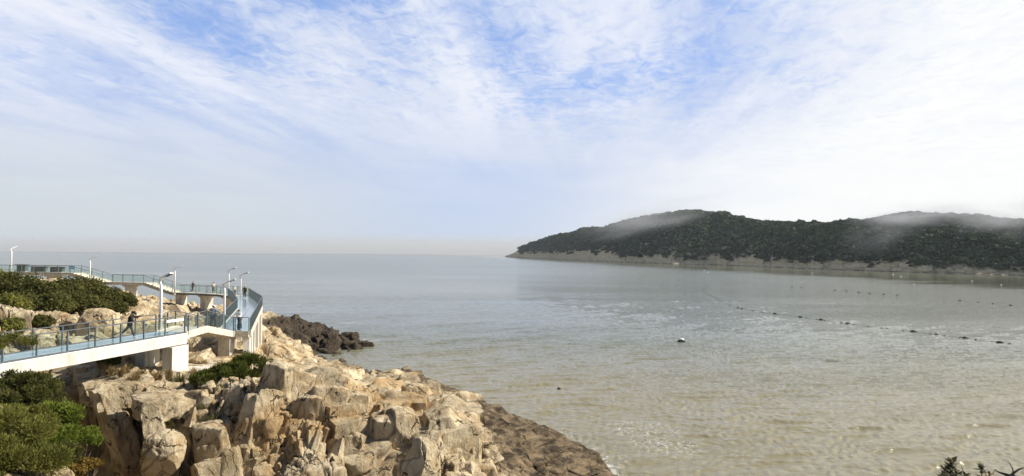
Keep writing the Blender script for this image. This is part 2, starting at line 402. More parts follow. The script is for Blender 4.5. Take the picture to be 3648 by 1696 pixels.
# ------------------------------------------------------------------ sea
def sea_mat():
    mt = bpy.data.materials.new('sea_water'); mt.use_nodes = True; k = NT(mt.node_tree)
    pos = k.n('ShaderNodeNewGeometry').outputs['Position']
    x, y, z = k.n('ShaderNodeSeparateXYZ', ins={0: pos}).outputs
    dist = k.n('ShaderNodeVectorMath', operation='LENGTH', ins={0: pos}).outputs['Value']
    mud = k.noise(k.mapping(pos, rot=(0, 0, R(-25)), scale=(1, 0.45, 1)), 0.02, 5, 0.55, 0.6)
    sh = k.math('ADD', k.ramp(dist, 170, 40), k.math('MULTIPLY', k.math('SUBTRACT', mud, 0.5), 1.1))
    col = k.mix(k.ramp(sh, 0.10, 0.85), (0.140, 0.150, 0.098, 1), (0.240, 0.212, 0.122, 1))
    # foam flecks by the rocks and in one eddy off the point
    def blob(cx, cy, r):
        dd = k.n('ShaderNodeVectorMath', operation='DISTANCE', ins={0: k.n('ShaderNodeVectorMath', operation='MULTIPLY', ins={0: pos, 1: (1, 1, 0)}).outputs[0], 1: (cx, cy, 0)})
        return k.ramp(dd.outputs['Value'], 0, r, 1, 0)
    fm = None
    for (px, py, r) in ((2300, 1530, 6.5), (2370, 1590, 6), (1310, 1212, 5), (1240, 1150, 5), (1985, 1545, 3), (2150, 1645, 3.5), (1450, 1345, 5), (2180, 1640, 2.5)):
        p = atz(px, py, 0); v = blob(p.x, p.y, r); fm = v if fm is None else k.math('MAXIMUM', fm, v)
    fn = k.noise(k.mapping(pos, rot=(0, 0, R(30)), scale=(1, 0.6, 1)), 0.9, 9, 0.72, 1.4)
    ln = k.math('ABSOLUTE', k.math('SUBTRACT', fn, 0.5))
    foam = k.math('MULTIPLY', k.ramp(ln, 0.0, 0.022, 1, 0), k.ramp(fm, 0.18, 0.8))
    foam = k.math('MULTIPLY', foam, k.ramp(k.noise(pos, 3.0, 3, 0.6), 0.45, 0.6))
    shr = k.n('ShaderNodeAttribute', attribute_name='shore').outputs['Fac']
    swash = k.math('MULTIPLY', k.ramp(shr, 0.25, 0.8), k.ramp(k.noise(k.mapping(pos, loc=(4, 9, 0)), 0.55, 7, 0.7, 1.0), 0.50, 0.60))
    swash = k.math('MULTIPLY', swash, k.ramp(k.noise(pos, 0.12, 3, 0.5), 0.42, 0.60))
    foam = k.math('MAXIMUM', foam, k.math('MULTIPLY', swash, 0.75))
    # the boat wake / current line near the island
    col = k.mix(foam, col, (0.8, 0.8, 0.78, 1))
    # wind patches: ruffled water against smooth water
    wind = k.noise(k.mapping(pos, rot=(0, 0, R(-12)), scale=(0.35, 1, 1)), 0.012, 4, 0.6, 0.5)
    wind2 = k.noise(k.mapping(pos, rot=(0, 0, R(-8)), scale=(0.2, 1, 1)), 0.05, 5, 0.6, 0.3)
    calm = k.ramp(k.math('ADD', k.math('MULTIPLY', wind, 0.6), k.math('MULTIPLY', wind2, 0.4)), 0.38, 0.58)
    rot = k.mapping(pos, rot=(0, 0, R(14)), scale=(0.30, 1, 1))
    w1 = k.noise(rot, 1.1, 5, 0.60, 0.6)
    w2 = k.noise(k.mapping(pos, rot=(0, 0, R(22)), scale=(0.35, 1, 1)), 3.2, 5, 0.62, 0.5)
    w3 = k.noise(k.mapping(pos, rot=(0, 0, R(-5)), scale=(0.25, 1, 1)), 0.16, 5, 0.6, 0.4)
    h = k.math('ADD', k.math('MULTIPLY', w1, 0.60), k.math('MULTIPLY', w2, 0.16))
    h = k.math('ADD', h, k.math('MULTIPLY', w3, 0.2))
    st = k.ramp(calm, 0, 1, 0.40, 1.0)
    # ripples die out in the lee of the island
    pn = [atz(2000, 935, 0), atz(3640, 1040, 0)]
    dxl = (pn[1] - pn[0]).normalized(); nx, ny = -dxl.y, dxl.x
    lee = k.math('ADD', k.math('MULTIPLY', x, nx), k.math('ADD', k.math('MULTIPLY', y, ny), -(pn[0].x * nx + pn[0].y * ny)))
    lee = k.math('ADD', lee, k.math('MULTIPLY', k.math('SUBTRACT', wind2, 0.5), 260))
    leem = k.ramp(lee, -40, 90)
    st = k.math('MULTIPLY', st, k.ramp(leem, 0, 1, 1.0, 0.08))
    bp = k.n('ShaderNodeBump', ins={'Strength': k.math('MULTIPLY', st, 0.5), 'Distance': 1.0, 'Height': h})
    b = k.n('ShaderNodeBsdfPrincipled', ins={'Base Color': col, 'Roughness': k.math('ADD', k.math('ADD', k.ramp(dist, 60, 700, 0.06, 0.20), k.ramp(leem, 0, 1, 0.0, -0.11)), k.math('MULTIPLY', foam, 0.6)), 'IOR': 1.333, 'Specular IOR Level': 1.0, 'Normal': bp.outputs[0]})
    k.n('ShaderNodeOutputMaterial', ins={0: b.outputs[0]})
    return mt
SEA_R = 16000
def make_sea():
    nc, nr = 1500, 760
    th = np.linspace(R(-44), R(44), nc); depr = np.linspace(math.atan(16 / 36.0), math.atan(16 / 1500.0), nr)
    r = 16 / np.tan(depr)
    T, RR = np.meshgrid(th, r, indexing='ij'); X = RR * np.sin(T); Y = RR * np.cos(T)
    rs = np.random.default_rng(3); Z = np.zeros_like(X)
    P0 = np.stack((X.ravel(), Y.ravel(), np.zeros(X.size)), 1)
    gust = fbm(P0 / np.array((150., 60., 1.)), 71, 4).reshape(X.shape); chop = fbm(P0 / 9.0, 72, 2).reshape(X.shape)
    wx = X + 1.2 * fbm(P0 / 5.0, 73, 2).reshape(X.shape); wy = Y + 1.2 * fbm(P0 / 5.0, 74, 2).reshape(X.shape)
    foot = RR * RR / (16 * 667) * 0.9                    # metres of water per picture row
    for i in range(40):
        lam = 0.50 * (3.6 / 0.50) ** rs.random(); a = R(-14) + rs.normal(0, R(19)) * (1.3 if lam < 1.2 else 0.7); k = 2 * math.pi / lam
        kx, ky = math.sin(a) * k, math.cos(a) * k
        amp = 0.036 / k * (1.0 if lam < 3 else 0.6)
        fade = np.clip(1.6 - foot / lam * 0.55, 0.12, 1.0)
        Z += amp * fade * np.sin(kx * wx + ky * wy + rs.uniform(0, 6.28))
    Z += 0.018 * vnoise(P0 / np.array((1.3, .55, 1)), 75).reshape(X.shape) * np.clip(1.5 - foot, .2, 1)
    Z *= (0.75 + 0.9 * np.clip(gust + 0.35 * chop + .25, -0.4, 1.0))
    pn0, pn1 = atz(2000, 935, 0), atz(3640, 1040, 0); d = (pn1 - pn0).normalized(); nx, ny = -d.y, d.x
    lee = (X - pn0.x) * nx + (Y - pn0.y) * ny + 120 * gust
    Z *= 1 - 0.92 * sstep(lee, 0, 90)
    edge = sstep(RR, 1500, 1300) * sstep(RR, 36, 40); Z *= edge
    P = np.stack((X, Y, Z), 2).reshape(-1, 3)
    i = np.arange(nc - 1)[:, None] * nr + np.arange(nr - 1)[None]
    Fq = np.stack((i, i + 1, i + nr + 1, i + nr), 2).reshape(-1, 4)
    # flat skirt out to the horizon and behind
    n0 = len(P); ext = []; out_r = [1500 / 1.0]
    ring = P.reshape(nc, nr, 3)[:, -1, :]
    far = np.stack((np.sin(th) * SEA_R, np.cos(th) * SEA_R, np.zeros(nc)), 1); P = np.concatenate((P, far))
    j = np.arange(nc - 1); f2 = np.stack((j * nr + nr - 1, n0 + j, n0 + j + 1, (j + 1) * nr + nr - 1), 1)
    near = np.stack((np.sin(th) * 0.5, np.cos(th) * 0.5, np.zeros(nc)), 1); n1 = len(P); P = np.concatenate((P, near))
    f3 = np.stack((n1 + j, j * nr, (j + 1) * nr, n1 + j + 1), 1)
    # the sides beyond the wave field
    phi = np.linspace(R(44), R(360 - 44), 60); n2 = len(P)
    P = np.concatenate((P, np.stack((np.sin(phi) * .5, np.cos(phi) * .5, phi * 0), 1), np.stack((np.sin(phi) * SEA_R, np.cos(phi) * SEA_R, phi * 0), 1)))
    q = np.arange(59); f4 = np.stack((n2 + q, n2 + 60 + q, n2 + 61 + q, n2 + 1 + q), 1)
    me = mesh_np('water', P, np.concatenate((Fq, f2, f3, f4))[:, ::-1], True)
    hh = np.where((P[:, 0] > -150) & (P[:, 0] < 30) & (P[:, 1] > 5) & (P[:, 1] < 155), hb(P[:, 0], P[:, 1]), -3)
    a = me.attributes.new('shore', 'FLOAT', 'POINT'); a.data.foreach_set('value', np.exp(-np.abs(hh + 0.15) * 2.2).astype(np.float32))
    tag(link('water', me, sea_mat()), 'calm grey green sea, muddy brown towards the rocks', 'sea', kind='structure')

# ------------------------------------------------------------------ near headland terrain
CP = []
def cp(px, py, z): p = atz(px, py, z); CP.append((p.x, p.y, z))
for q in [(2180,1696,0),(2060,1580,0.1),(1900,1520,0),(1700,1470,0),(1641,1414,0),(1500,1365,0),(1400,1352,0),(1244,1314,0.1),(1148,1312,0),(1115,1280,0),(1100,1240,0),
          (1200,1234,0.0),(1268,1236,0.0),
          (960,1128,4.0),(1040,1140,3.3),(1120,1156,2.8),(1190,1176,2.1),(1240,1200,1.1),
          (1000,1190,4),(1080,1250,1.2),(950,1250,5),(1050,1280,2.6),(1000,1320,4.3),(980,1220,4.2),
          (480,1048,9),(560,1066,8.2),(640,1092,7.2),(800,1096,7),(720,1094,7),
          (600,1125,7.2),(450,1100,9.3),(740,1135,6.6),(680,1170,7),(600,1200,7.6),(740,1240,7),(700,1296,8),(820,1296,6.2),(880,1270,5.8),
          (60,1018,12.3),(280,1030,11.7),(440,1072,10.5),(-200,1000,14),(0,1110,11.0),(200,1130,10.8),(350,1150,10.4),(250,1225,9.5),(450,1235,9.0),(100,1258,9.3),
          (230,1345,8.6),(400,1315,8.4),(430,1340,8.6),(300,1350,8.6),(550,1335,8.3),(640,1318,8.1),(700,1335,8.0),
          (0,1450,10),(200,1650,7.6),(0,1696,8.8),(-200,1500,10.5),
          (650,1420,7.9),(850,1425,8),(1000,1440,7.7),(900,1480,7.4),(750,1480,7.2),(1200,1500,6.8),(1100,1600,6),(1000,1692,4.5),(850,1692,4.2),(700,1692,4.6),(580,1590,6.4),
          (1400,1480,6.6),(1600,1500,6.4),(1500,1600,5.6),(1700,1580,5.4),(1690,1692,3.8),(1400,1690,4.2),(1200,1692,4.4),
          (1775,1660,1.7),(1770,1560,2.0),(1900,1600,1.7),(2000,1640,1.2),(1850,1690,1.4),(2090,1680,.5),(1720,1500,1.9),
          (1300,1400,4.2),(1500,1430,2.8),(1450,1485,4.6),(1200,1350,3.4),(1050,1345,5),(1000,1380,6.6),(850,1350,7.6),(1200,1420,6),(1350,1350,.9),(1620,1460,2.3)]:
    cp(*q)
CP += [(12,50,-2.5),(9,60,-2.5),(3,70,-2.5),(-8,84,-2.5),(-18,97,-2),(-25,104,-1.4),(-18,114,-2.5),(-30,137,-2),(-45,146,-2),(-27,122,-2),(-22,114,-2),
       (-36,131,-1.5),(-64,134,-1),(-85,145,-1),(-110,150,-1),(-55,128,1.5),(-120,118,8),(-80,112,10),(-72,108,10),(-66,106,9.5),(-92,108,11.5),
       (-24,35.4,4.5),(-21.5,34.6,3.2),(-19,32,2.8),(-19,30.5,2.5),(-16,29.5,2.8),(-20.5,32.5,2.5),(-13,30.5,2.2),(-8,31.5,2.5),(-3,33,2),(3,38,.4),(-22,30,4.5),(-24.5,32.0,6.2),
       (-8,22,3),(0,25,1),(8,30,-2),(-14,22,5.5),(-20,12,11.5),(-12,12,9.5),(0,12,6),(15,35,-3),(-35,28,11.5),(-48,40,13),(-60,60,14.5),(-80,80,15),(-100,100,12)]
CP = np.array(CP)
def tps_fit(P, z, lam=0.02):
    n = len(P); d = np.sqrt(((P[:, None] - P[None]) ** 2).sum(2)); 
    K = d  # linear kernel: no overshoot, crisp
    A = np.zeros((n + 3, n + 3)); A[:n, :n] = K - np.eye(n) * lam; A[:n, n] = 1; A[:n, n + 1:] = P; A[n, :n] = 1; A[n + 1:, :n] = P.T
    b = np.concatenate((z, np.zeros(3))); return np.linalg.solve(A, b)
CW = tps_fit(CP[:, :2], CP[:, 2])
def base_h(x, y):
    sh = x.shape; x = x.ravel(); y = y.ravel(); out = np.zeros(len(x))
    for i in range(0, len(x), 100000):
        X = np.stack((x[i:i + 100000], y[i:i + 100000]), 1)
        d = np.sqrt(((X[:, None] - CP[None, :, :2]) ** 2).sum(2))
        out[i:i + 100000] = d @ CW[:-3] + CW[-3] + X @ CW[-2:]
    return out.reshape(sh)

# bulk grid for cheap lookup
GX = np.linspace(-150, 30, 721); GY = np.linspace(5, 155, 601)
gx, gy = np.meshgrid(GX, GY, indexing='ij'); GH = base_h(gx, gy)
def hb(x, y):
    fx = np.clip((np.asarray(x) - GX[0]) / (GX[1] - GX[0]), 0, len(GX) - 1.001); fy = np.clip((np.asarray(y) - GY[0]) / (GY[1] - GY[0]), 0, len(GY) - 1.001)
    i = fx.astype(int); j = fy.astype(int); a = fx - i; b = fy - j
    return GH[i, j] * (1 - a) * (1 - b) + GH[i + 1, j] * a * (1 - b) + GH[i, j + 1] * (1 - a) * b + GH[i + 1, j + 1] * a * b

def blocks(x, y):
    """jointed bedrock: base height broken into tilted blocks with steep sides; returns height, crack"""
    sh = x.shape; x = x.ravel().astype(np.float64); y = y.ravel().astype(np.float64); n = len(x)
    P0 = np.stack((x, y, np.zeros(n)), 1)
    wx = fbm(P0 * 0.30 + 7, 31, 4, 0.55) * 1.1; wy = fbm(P0 * 0.30 + 19, 32, 4, 0.55) * 1.1
    dx_, dy_ = 0.48, -0.877
    h0 = hb(x, y)
    carve = carve_mask(x + wx * 0.6, y + wy * 0.6)
    h0 = h0 * (1 - carve) + np.minimum(h0, 2.2) * carve
    h = h0.copy(); crack = np.zeros(n)
    far = sstep(y, 55, 100)
    for (L, Wd, q, off, tl, cw, cd, kk) in ((5.2, 3.0, 0.5, 0.5, 0.25, 0.055, 0.45, 500), (2.3, 1.35, 0.0, 0.25, 0.25, 0.07, 0.2, 600)):
        X = x + wx * (0.5 if kk < 600 else 0.25); Y = y + wy * (0.5 if kk < 600 else 0.25)
        a = (X * dx_ + Y * dy_) / L; b = (-X * dy_ + Y * dx_) / Wd
        F1, F2, rr, D = voro2(np.stack((a, b), 1), kk)
        e = F2 - F1; cr = 1 - sstep(e, 0, cw)
        du, dv = D[:, 0] * L, D[:, 1] * Wd            # metres from the cell point
        gate = sstep(fbm(P0 * 0.22 + kk, kk, 3), -0.30, 0.05) if kk >= 600 else 1.0
        if q > 0:
            cx = X - (du * dx_ - dv * dy_) - wx * 0.5; cy = Y - (du * dy_ + dv * dx_) - wy * 0.5
            hc = hb(cx, cy); cc = carve_mask(cx + wx * 0.6, cy + wy * 0.6)
            lim = (carve < 0.02) & (np.abs(hc - h0) < 2.2)
            h = np.where(lim, h * (1 - q) + hc * q, h)
        h = h + gate * (off * (rr[0] - 0.5) + tl * ((rr[1] - 0.5) * du + (rr[2] - 0.5) * dv) - cd * cr)
        crack = np.maximum(crack, cr * gate * (1 if kk < 700 else 0.5))
    dampen = 0.35 + 0.65 * sstep(h0, 0.0, 3.0)
    dampen = dampen * (1 - 0.25 * far)
    h = h0 + (h - h0) * dampen
    return h.reshape(sh), crack.reshape(sh)

def voro2(P, k=0, jit=0.92):
    I = np.floor(P).astype(np.int64); n = len(P)
    F1 = np.full(n, 9.0); F2 = np.full(n, 9.0); C = np.zeros((n, 2), np.int64); D = np.zeros((n, 2)); z = np.zeros(n, np.int64)
    for a in (-1, 0, 1):
        for b in (-1, 0, 1):
            jx = I[:, 0] + a; jy = I[:, 1] + b
            cx = jx + 0.5 + jit * (hsh(jx, jy, z, k + 1) - 0.5); cy = jy + 0.5 + jit * (hsh(jx, jy, z, k + 2) - 0.5)
            vx = P[:, 0] - cx; vy = P[:, 1] - cy; d = np.sqrt(vx * vx + vy * vy); m1 = d < F1
            F2 = np.where(m1, F1, np.minimum(F2, d)); F1 = np.where(m1, d, F1)
            C[:, 0] = np.where(m1, jx, C[:, 0]); C[:, 1] = np.where(m1, jy, C[:, 1]); D[:, 0] = np.where(m1, vx, D[:, 0]); D[:, 1] = np.where(m1, vy, D[:, 1])
    return F1, F2, [hsh(C[:, 0], C[:, 1], z, k + 10 + i) for i in range(3)], D

def carve_mask(x, y):
    """the dark gully below the footbridge"""
    q = x + y
    qb = 14.0 + 2.0 * sstep(y, 38.0, 35.0) + 2.6 * sstep(y, 31.5, 33.0)
    al = (x - y) / 1.41421
    n1 = sstep(q, 19.0, 18.2) * sstep(q, 12, 13) * sstep(np.abs(al + 43.6), 0.85, 0.6)
    n2 = sstep(q, 20.4, 19.6) * sstep(q, 13, 14) * sstep(np.abs(al + 39.4), 0.75, 0.5)
    n3 = sstep(q, 19.6, 18.6) * sstep(q, 13, 14) * sstep(np.abs(al + 36.2), 0.55, 0.35)
    nn = np.maximum(np.maximum(n1, n2), n3)
    return np.maximum(nn, sstep(q, qb + .3, qb - .4) * sstep(q, 8.0, 9.2) * sstep(x, -27.0, -25.8) * sstep(y, 26.5, 28.0) * sstep(y, 40.0, 39.2))

def rockify(P, N, amp, k=0):
    """secondary joints and grain along the surface normal"""
    Pw = P + 0.30 * np.stack((fbm(P * 0.6, k + 1, 3), fbm(P * 0.6, k + 2, 3), fbm(P * 0.6, k + 3, 3)), 1)
    a = R(-16); ca, sa = math.cos(a), math.sin(a)
    Q = np.stack((Pw[:, 0] * ca + Pw[:, 2] * sa, Pw[:, 1], -Pw[:, 0] * sa + Pw[:, 2] * ca), 1)
    disp = np.zeros(len(P), np.float32); crack = np.zeros(len(P), np.float32)
    for (sc, am, cw, cd, kk) in (((1.7, 1.3, 3.1), 0.42, 0.05, 0.16, 200), ((0.55, 0.5, 1.0), 0.15, 0.08, 0.05, 300)):
        F1, F2, rr, D = voro(Q / np.array(sc), k + kk)
        e = F2 - F1
        tilt = (D[:, 0] * (rr[1] - 0.5) + D[:, 1] * (rr[2] - 0.5) + D[:, 2] * (rr[3] - 0.5)) * 2.2
        cr = 1 - sstep(e, 0, cw)
        disp += am * ((rr[0] - 0.5) * 0.8 + tilt) - cd * cr
        crack = np.maximum(crack, cr * (0.8 if kk < 300 else 0.4))
    disp += 0.35 * fbm(P * np.array((1.2, 1.2, 0.6)), k + 4, 4) + 0.07 * fbm(P * 5.0, k + 5, 3)
    return P + N * (disp * amp)[:, None], crack

_CUBE = {}
def cube_grid(n):
    """unit cube surface as a welded-looking grid: positions (M,3) and quads"""
    if n in _CUBE: return _CUBE[n]
    t = np.linspace(-1, 1, n + 1); V = []; Fq = []; b = 0
    A, B = np.meshgrid(t, t, indexing='ij')
    for ax in range(3):
        for sg in (-1, 1):
            P = np.zeros((n + 1, n + 1, 3)); P[..., ax] = sg; P[..., (ax + 1) % 3] = A; P[..., (ax + 2) % 3] = B
            V.append(P.reshape(-1, 3)); i = np.arange(n)[:, None] * (n + 1) + np.arange(n)[None] + b
            q = np.stack((i, i + n + 1, i + n + 2, i + 1), 2).reshape(-1, 4)
            Fq.append(q if sg > 0 else q[:, ::-1]); b += (n + 1) ** 2
    _CUBE[n] = (np.concatenate(V), np.concatenate(Fq)); return _CUBE[n]

def make_blocks(C, Hs, Rm, n, rs, rough=1.0, cuts=9, taper=0.25, round_=0.13, fb=0.12):
    """C (N,3) centres, Hs (N,3) half sizes, Rm (N,3,3) rotations -> verts, quads, crack attribute"""
    U, Fq = cube_grid(n); N = len(C); M = len(U)
    sph = U / np.linalg.norm(U, axis=1)[:, None] * 1.25
    U1 = U * (1 - round_) + sph * round_
    P = np.repeat(U1[None], N, 0)
    # split and chip the block with random planes
    for c in range(cuts):
        nn = rs.normal(size=(N, 3)) * np.array((1, 1, 0.8)); nn /= np.linalg.norm(nn, axis=1)[:, None]
        sup = np.abs(nn).sum(1); d = sup * rs.uniform(0.52, 0.86, N)
        dot = np.einsum('nmk,nk->nm', P, nn); over = np.maximum(dot - d[:, None], 0)
        P = P - nn[:, None] * over[..., None]
    tp = 1 - taper * rs.uniform(0, 1, (N, 1, 1)) * (P[..., 2:3] * 0.5 + 0.5); P[..., :2] *= tp
    P = P * Hs[:, None]
    off = rs.uniform(-50, 50, (N, 1, 3)); Q = (P + off).reshape(-1, 3)
    size = np.repeat(Hs.mean(1), M)
    L = P / np.maximum(np.linalg.norm(P, axis=2), 1e-6)[..., None]; L = L.reshape(-1, 3)
    d = fb * size * fbm(Q / size[:, None] * 1.6, 41, 4, 0.55) + 0.085 * rough * fbm(Q * np.array((3.2, 3.2, 1.6)), 43, 4, 0.65)
    F1, F2, rr, D = voro(Q / (size[:, None] * np.array((0.9, 0.9, 1.5))) + 0.5 * fbm(Q / size[:, None], 48, 3)[:, None], 47)
    cr = (1 - sstep(F2 - F1, 0, 0.07)); d = d - 0.035 * size * cr + 0.10 * size * (rr[0] - 0.5) + 0.10 * size * (D[:, 0] * (rr[1] - .5) + D[:, 2] * (rr[2] - .5))
    P = P.reshape(-1, 3) + L * d[:, None]; P = P.reshape(N, M, 3)
    P = np.einsum('nmk,njk->nmj', P, Rm) + C[:, None]
    Fa = (Fq[None] + (np.arange(N) * M)[:, None, None]).reshape(-1, 4)
    return P.reshape(-1, 3), Fa, cr * 0.7

def rots(N, rs, yaw, lean, pitch, jy=0.3, jt=0.2):
    out = np.zeros((N, 3, 3))
    for i in range(N):
        e = Euler((pitch + rs.normal(0, jt), lean + rs.normal(0, jt), 0)).to_matrix()
        out[i] = np.array(Matrix.Rotation(yaw + rs.normal(0, jy), 3, 'Z') @ e)
    return out

STRIKE = math.atan2(-0.877, 0.48)          # joint direction of the outcrop
def in_deck(x, y):
    a = (y > 16) & (y < 50) & (x > -29.2 + 0.22 * (y - 20)) & (x < -25.0 + 0.22 * (y - 20))
    b = (y >= 50) & (y < 99) & (x < -18.5 - (y - 50) * 0.33) & (x > -25.5 - (y - 50) * 0.42)
    c = (y > 95) & (y < 107)
    return a | b | c
def block_field():
    rs = np.random.default_rng(12); V, Fs, Cr = [], [], []; nv = 0
    def emit(x, y, hs, n, yaw=STRIKE, lean=0.0, pitch=0.0, sink=0.35, jy=0.3, jt=0.2, **kw):
        nonlocal nv
        z = hb(x, y); ok = (z > -1.0) & (carve_mask(x, y) < 0.1)
        sz = hs.max(1)
        for ox, oy in ((.6, 0), (-.6, 0), (0, .6), (0, -.6)): ok &= carve_mask(x + ox * sz, y + oy * sz) < 0.5
        ok &= ~((y > 104) & (x / y > -0.40) & (sz < 1.0))
        hill = (y > 44) & (y < 76) & (x / y < -0.60) | (y > 44) & (y < 100) & (x / y < -0.69); pine = ((x + 16.0) / 3.8) ** 2 + ((y - 39.3) / 3.6) ** 2 < 1
        pz = ((x + 21.5) / 3.0) ** 2 + ((y - 41.0) / 3.4) ** 2 < 1; mid_ = (x > -21) & (x < -13) & (y > 36.5) & (y < 47)
        ok &= ~((hill & (sz > 0.6)) | (pine & (sz > 0.5)) | (pz & (sz > 0.38)) | (mid_ & (sz > 1.3)))
        ok &= ~((x + y > 8) & (x + y < 18.6) & (x < -16) & (y > 26) & (sz > 0.55)) | (sz > 2.7)
        ok &= ~((x + y > 8) & (x + y < np.where(y < 37, 16.6, 14.8)) & (x < -15.0) & (y > 26) & (y < 40.5))
        dk = in_deck(x, y); top = z + hs.max(1) * 0.75
        lim = np.where((y > 16) & (y < 50), 9.3, np.where(y > 92, 7.4, 8.2))
        ok &= ~(dk & (top > lim))
        x, y, z, hs = x[ok], y[ok], z[ok], hs[ok]
        if len(x) == 0: return
        C = np.stack((x, y, z - hs[:, 2] * sink), 1)
        v, f, c = make_blocks(C, hs, rots(len(x), rs, yaw, lean, pitch, jy, jt), n, rs, **kw)
        V.append(v); Fs.append(f + nv); Cr.append(c); nv += len(v)
    def scatter(n, xf, yf, a0, a1, asp, nseg, **kw):
        # xf,yf sampling in polar pixels: uniform in the seen area
        y = np.exp(rs.uniform(math.log(yf[0]), math.log(yf[1]), n)); t = rs.uniform(xf[0], xf[1], n); x = y * t
        a = a0 * (a1 / a0) ** (rs.random(n) ** 1.5) * rs.uniform(0.85, 1.15, n)
        hs = a[:, None] * np.array(asp)[None] * rs.uniform(0.7, 1.3, (n, 3))
        emit(x, y, hs, nseg, **kw)
    # whole plateau: large, medium, small
    scatter(260, (-0.62, -0.06), (35.5, 62), 1.1, 2.3, (1.25, 0.9, 0.8), 16, sink=0.62, lean=0.12, pitch=0.15, cuts=5)
    scatter(820, (-0.66, -0.03), (34.5, 66), 0.42, 0.95, (1.3, 0.85, 0.9), 10, sink=0.38, lean=0.15, pitch=0.2, jt=0.25)
    scatter(2300, (-0.66, -0.02), (34, 62), 0.12, 0.36, (1.3, 0.85, 0.8), 5, sink=0.15, jt=0.4)
    # behind: under the far walkway, cove, spit
    scatter(420, (-0.78, -0.10), (60, 118), 0.9, 1.9, (1.25, 0.85, 0.8), 9, sink=0.5, lean=0.1, pitch=0.15)
    scatter(900, (-0.78, -0.08), (55, 122), 0.45, 1.0, (1.25, 0.85, 0.85), 6, sink=0.3, jt=0.3)
    scatter(150, (-0.38, -0.20), (107, 130), 1.0, 2.2, (1.5, 0.8, 0.6), 12, sink=0.8, jt=0.3, rough=2.5)
    # steep front of the outcrop: tall leaning slabs
    xs = np.linspace(-19.0, -8.0, 34) + rs.normal(0, 0.3, 34); ys = 35.6 + rs.normal(0, 0.7, 34)
    emit(xs, ys, np.stack((rs.uniform(.7, 1.5, 34), rs.uniform(.6, 1.1, 34), rs.uniform(1.9, 3.1, 34)), 1), 26, yaw=0.1, lean=0.16, pitch=-0.22, sink=0.30, jy=0.35, jt=0.10, rough=1.6, taper=0.5)
    n = 130
    xs = rs.uniform(-19, -7, n); ys = rs.uniform(33.0, 36.6, n)
    emit(xs, ys, np.stack((rs.uniform(.2, .6, n), rs.uniform(.2, .6, n), rs.uniform(.4, 1.1, n)), 1), 7, yaw=0, lean=0.15, pitch=-0.2, sink=0.1, jy=0.6, jt=0.25, rough=1.4, taper=0.5)
    n = 460
    xs = rs.uniform(-18.2, -10.0, n); ys = 35.2 + rs.normal(0, 0.9, n)
    emit(xs, ys, np.stack((rs.uniform(.13, .42, n), rs.uniform(.15, .4, n), rs.uniform(.45, 1.25, n)), 1), 7, yaw=0.1, lean=0.2, pitch=-0.25, sink=-0.1, jy=0.5, jt=0.16, rough=1.8, taper=0.7, cuts=8)
    # walls of the gully
    t = np.array((0.05, .355, .42, .655, .68, .895, .98)); k = len(t)
    xs = -25.6 + 9.3 * t + np.array((0, .3, .5, .3, .1, .3, .1)); ys = 40.2 - 9.4 * t + np.array((0, .3, .5, .3, .1, .3, .1))
    dl = 1.0 * sstep(ys, 38.0, 35.0) + np.where(np.arange(k) % 3 == 1, 0.0, 1.1); xs = xs + dl; ys = ys + dl
    zt = np.interp(t, (0, .5, .8, 1), (8.7, 8.6, 7.9, 6.6)) + rs.normal(0, .2, k)
    hs = np.stack((rs.uniform(.75, 1.1, k), rs.uniform(.8, 1.2, k), rs.uniform(2.8, 3.4, k)), 1)
    v, f, c = make_blocks(np.stack((xs, ys, zt - hs[:, 2]), 1), hs, rots(k, rs, R(-45), 0.0, 0.12, 0.2, 0.06), 24, rs, rough=1.6, taper=0.12)
    V.append(v); Fs.append(f + nv); Cr.append(c); nv += len(v)
    # ledge of thick slabs overhanging the gully
    t = np.linspace(0.0, .58, 4); k = len(t); xs = -24.9 + 9.3 * t + rs.normal(0, .15, k); ys = 40.9 - 9.4 * t + rs.normal(0, .15, k); dl = .9 * sstep(ys, 38.0, 35.0); xs += dl; ys += dl
    hs = np.stack((rs.uniform(1.05, 1.35, k), rs.uniform(1.5, 1.9, k), rs.uniform(.55, .85, k)), 1); zt = np.interp(t, (0, .5, .86), (8.75, 8.6, 7.6))
    v, f, c = make_blocks(np.stack((xs, ys, zt - hs[:, 2]), 1), hs, rots(k, rs, R(-45), 0.0, 0.05, 0.12, 0.05), 24, rs, rough=1.3, taper=0.08, cuts=8, fb=0.12)
    V.append(v); Fs.append(f + nv); Cr.append(c); nv += len(v)
    # wet slabs along the shore, dipping to the sea
    n = 300
    y = rs.uniform(42, 84, n); x0 = np.interp(y, [42, 48, 56, 61, 66, 74, 81], [8.3, 6.2, 4.2, 1.0, -4.2, -6.4, -11.4]); x = x0 - rs.uniform(0.1, 8.5, n) * np.clip((88 - y) / 40, .25, 1)
    hs = np.stack((rs.uniform(1.0, 3.6, n), rs.uniform(.35, .95, n), rs.uniform(.4, .8, n)), 1)
    emit(x, y, hs, 14, sink=0.22, lean=0.10, pitch=0.20, jy=0.08, jt=0.08, taper=0.05, round_=0.04, cuts=6, fb=0.07, rough=1.0)
    return np.concatenate(V), np.concatenate(Fs), np.concatenate(Cr)

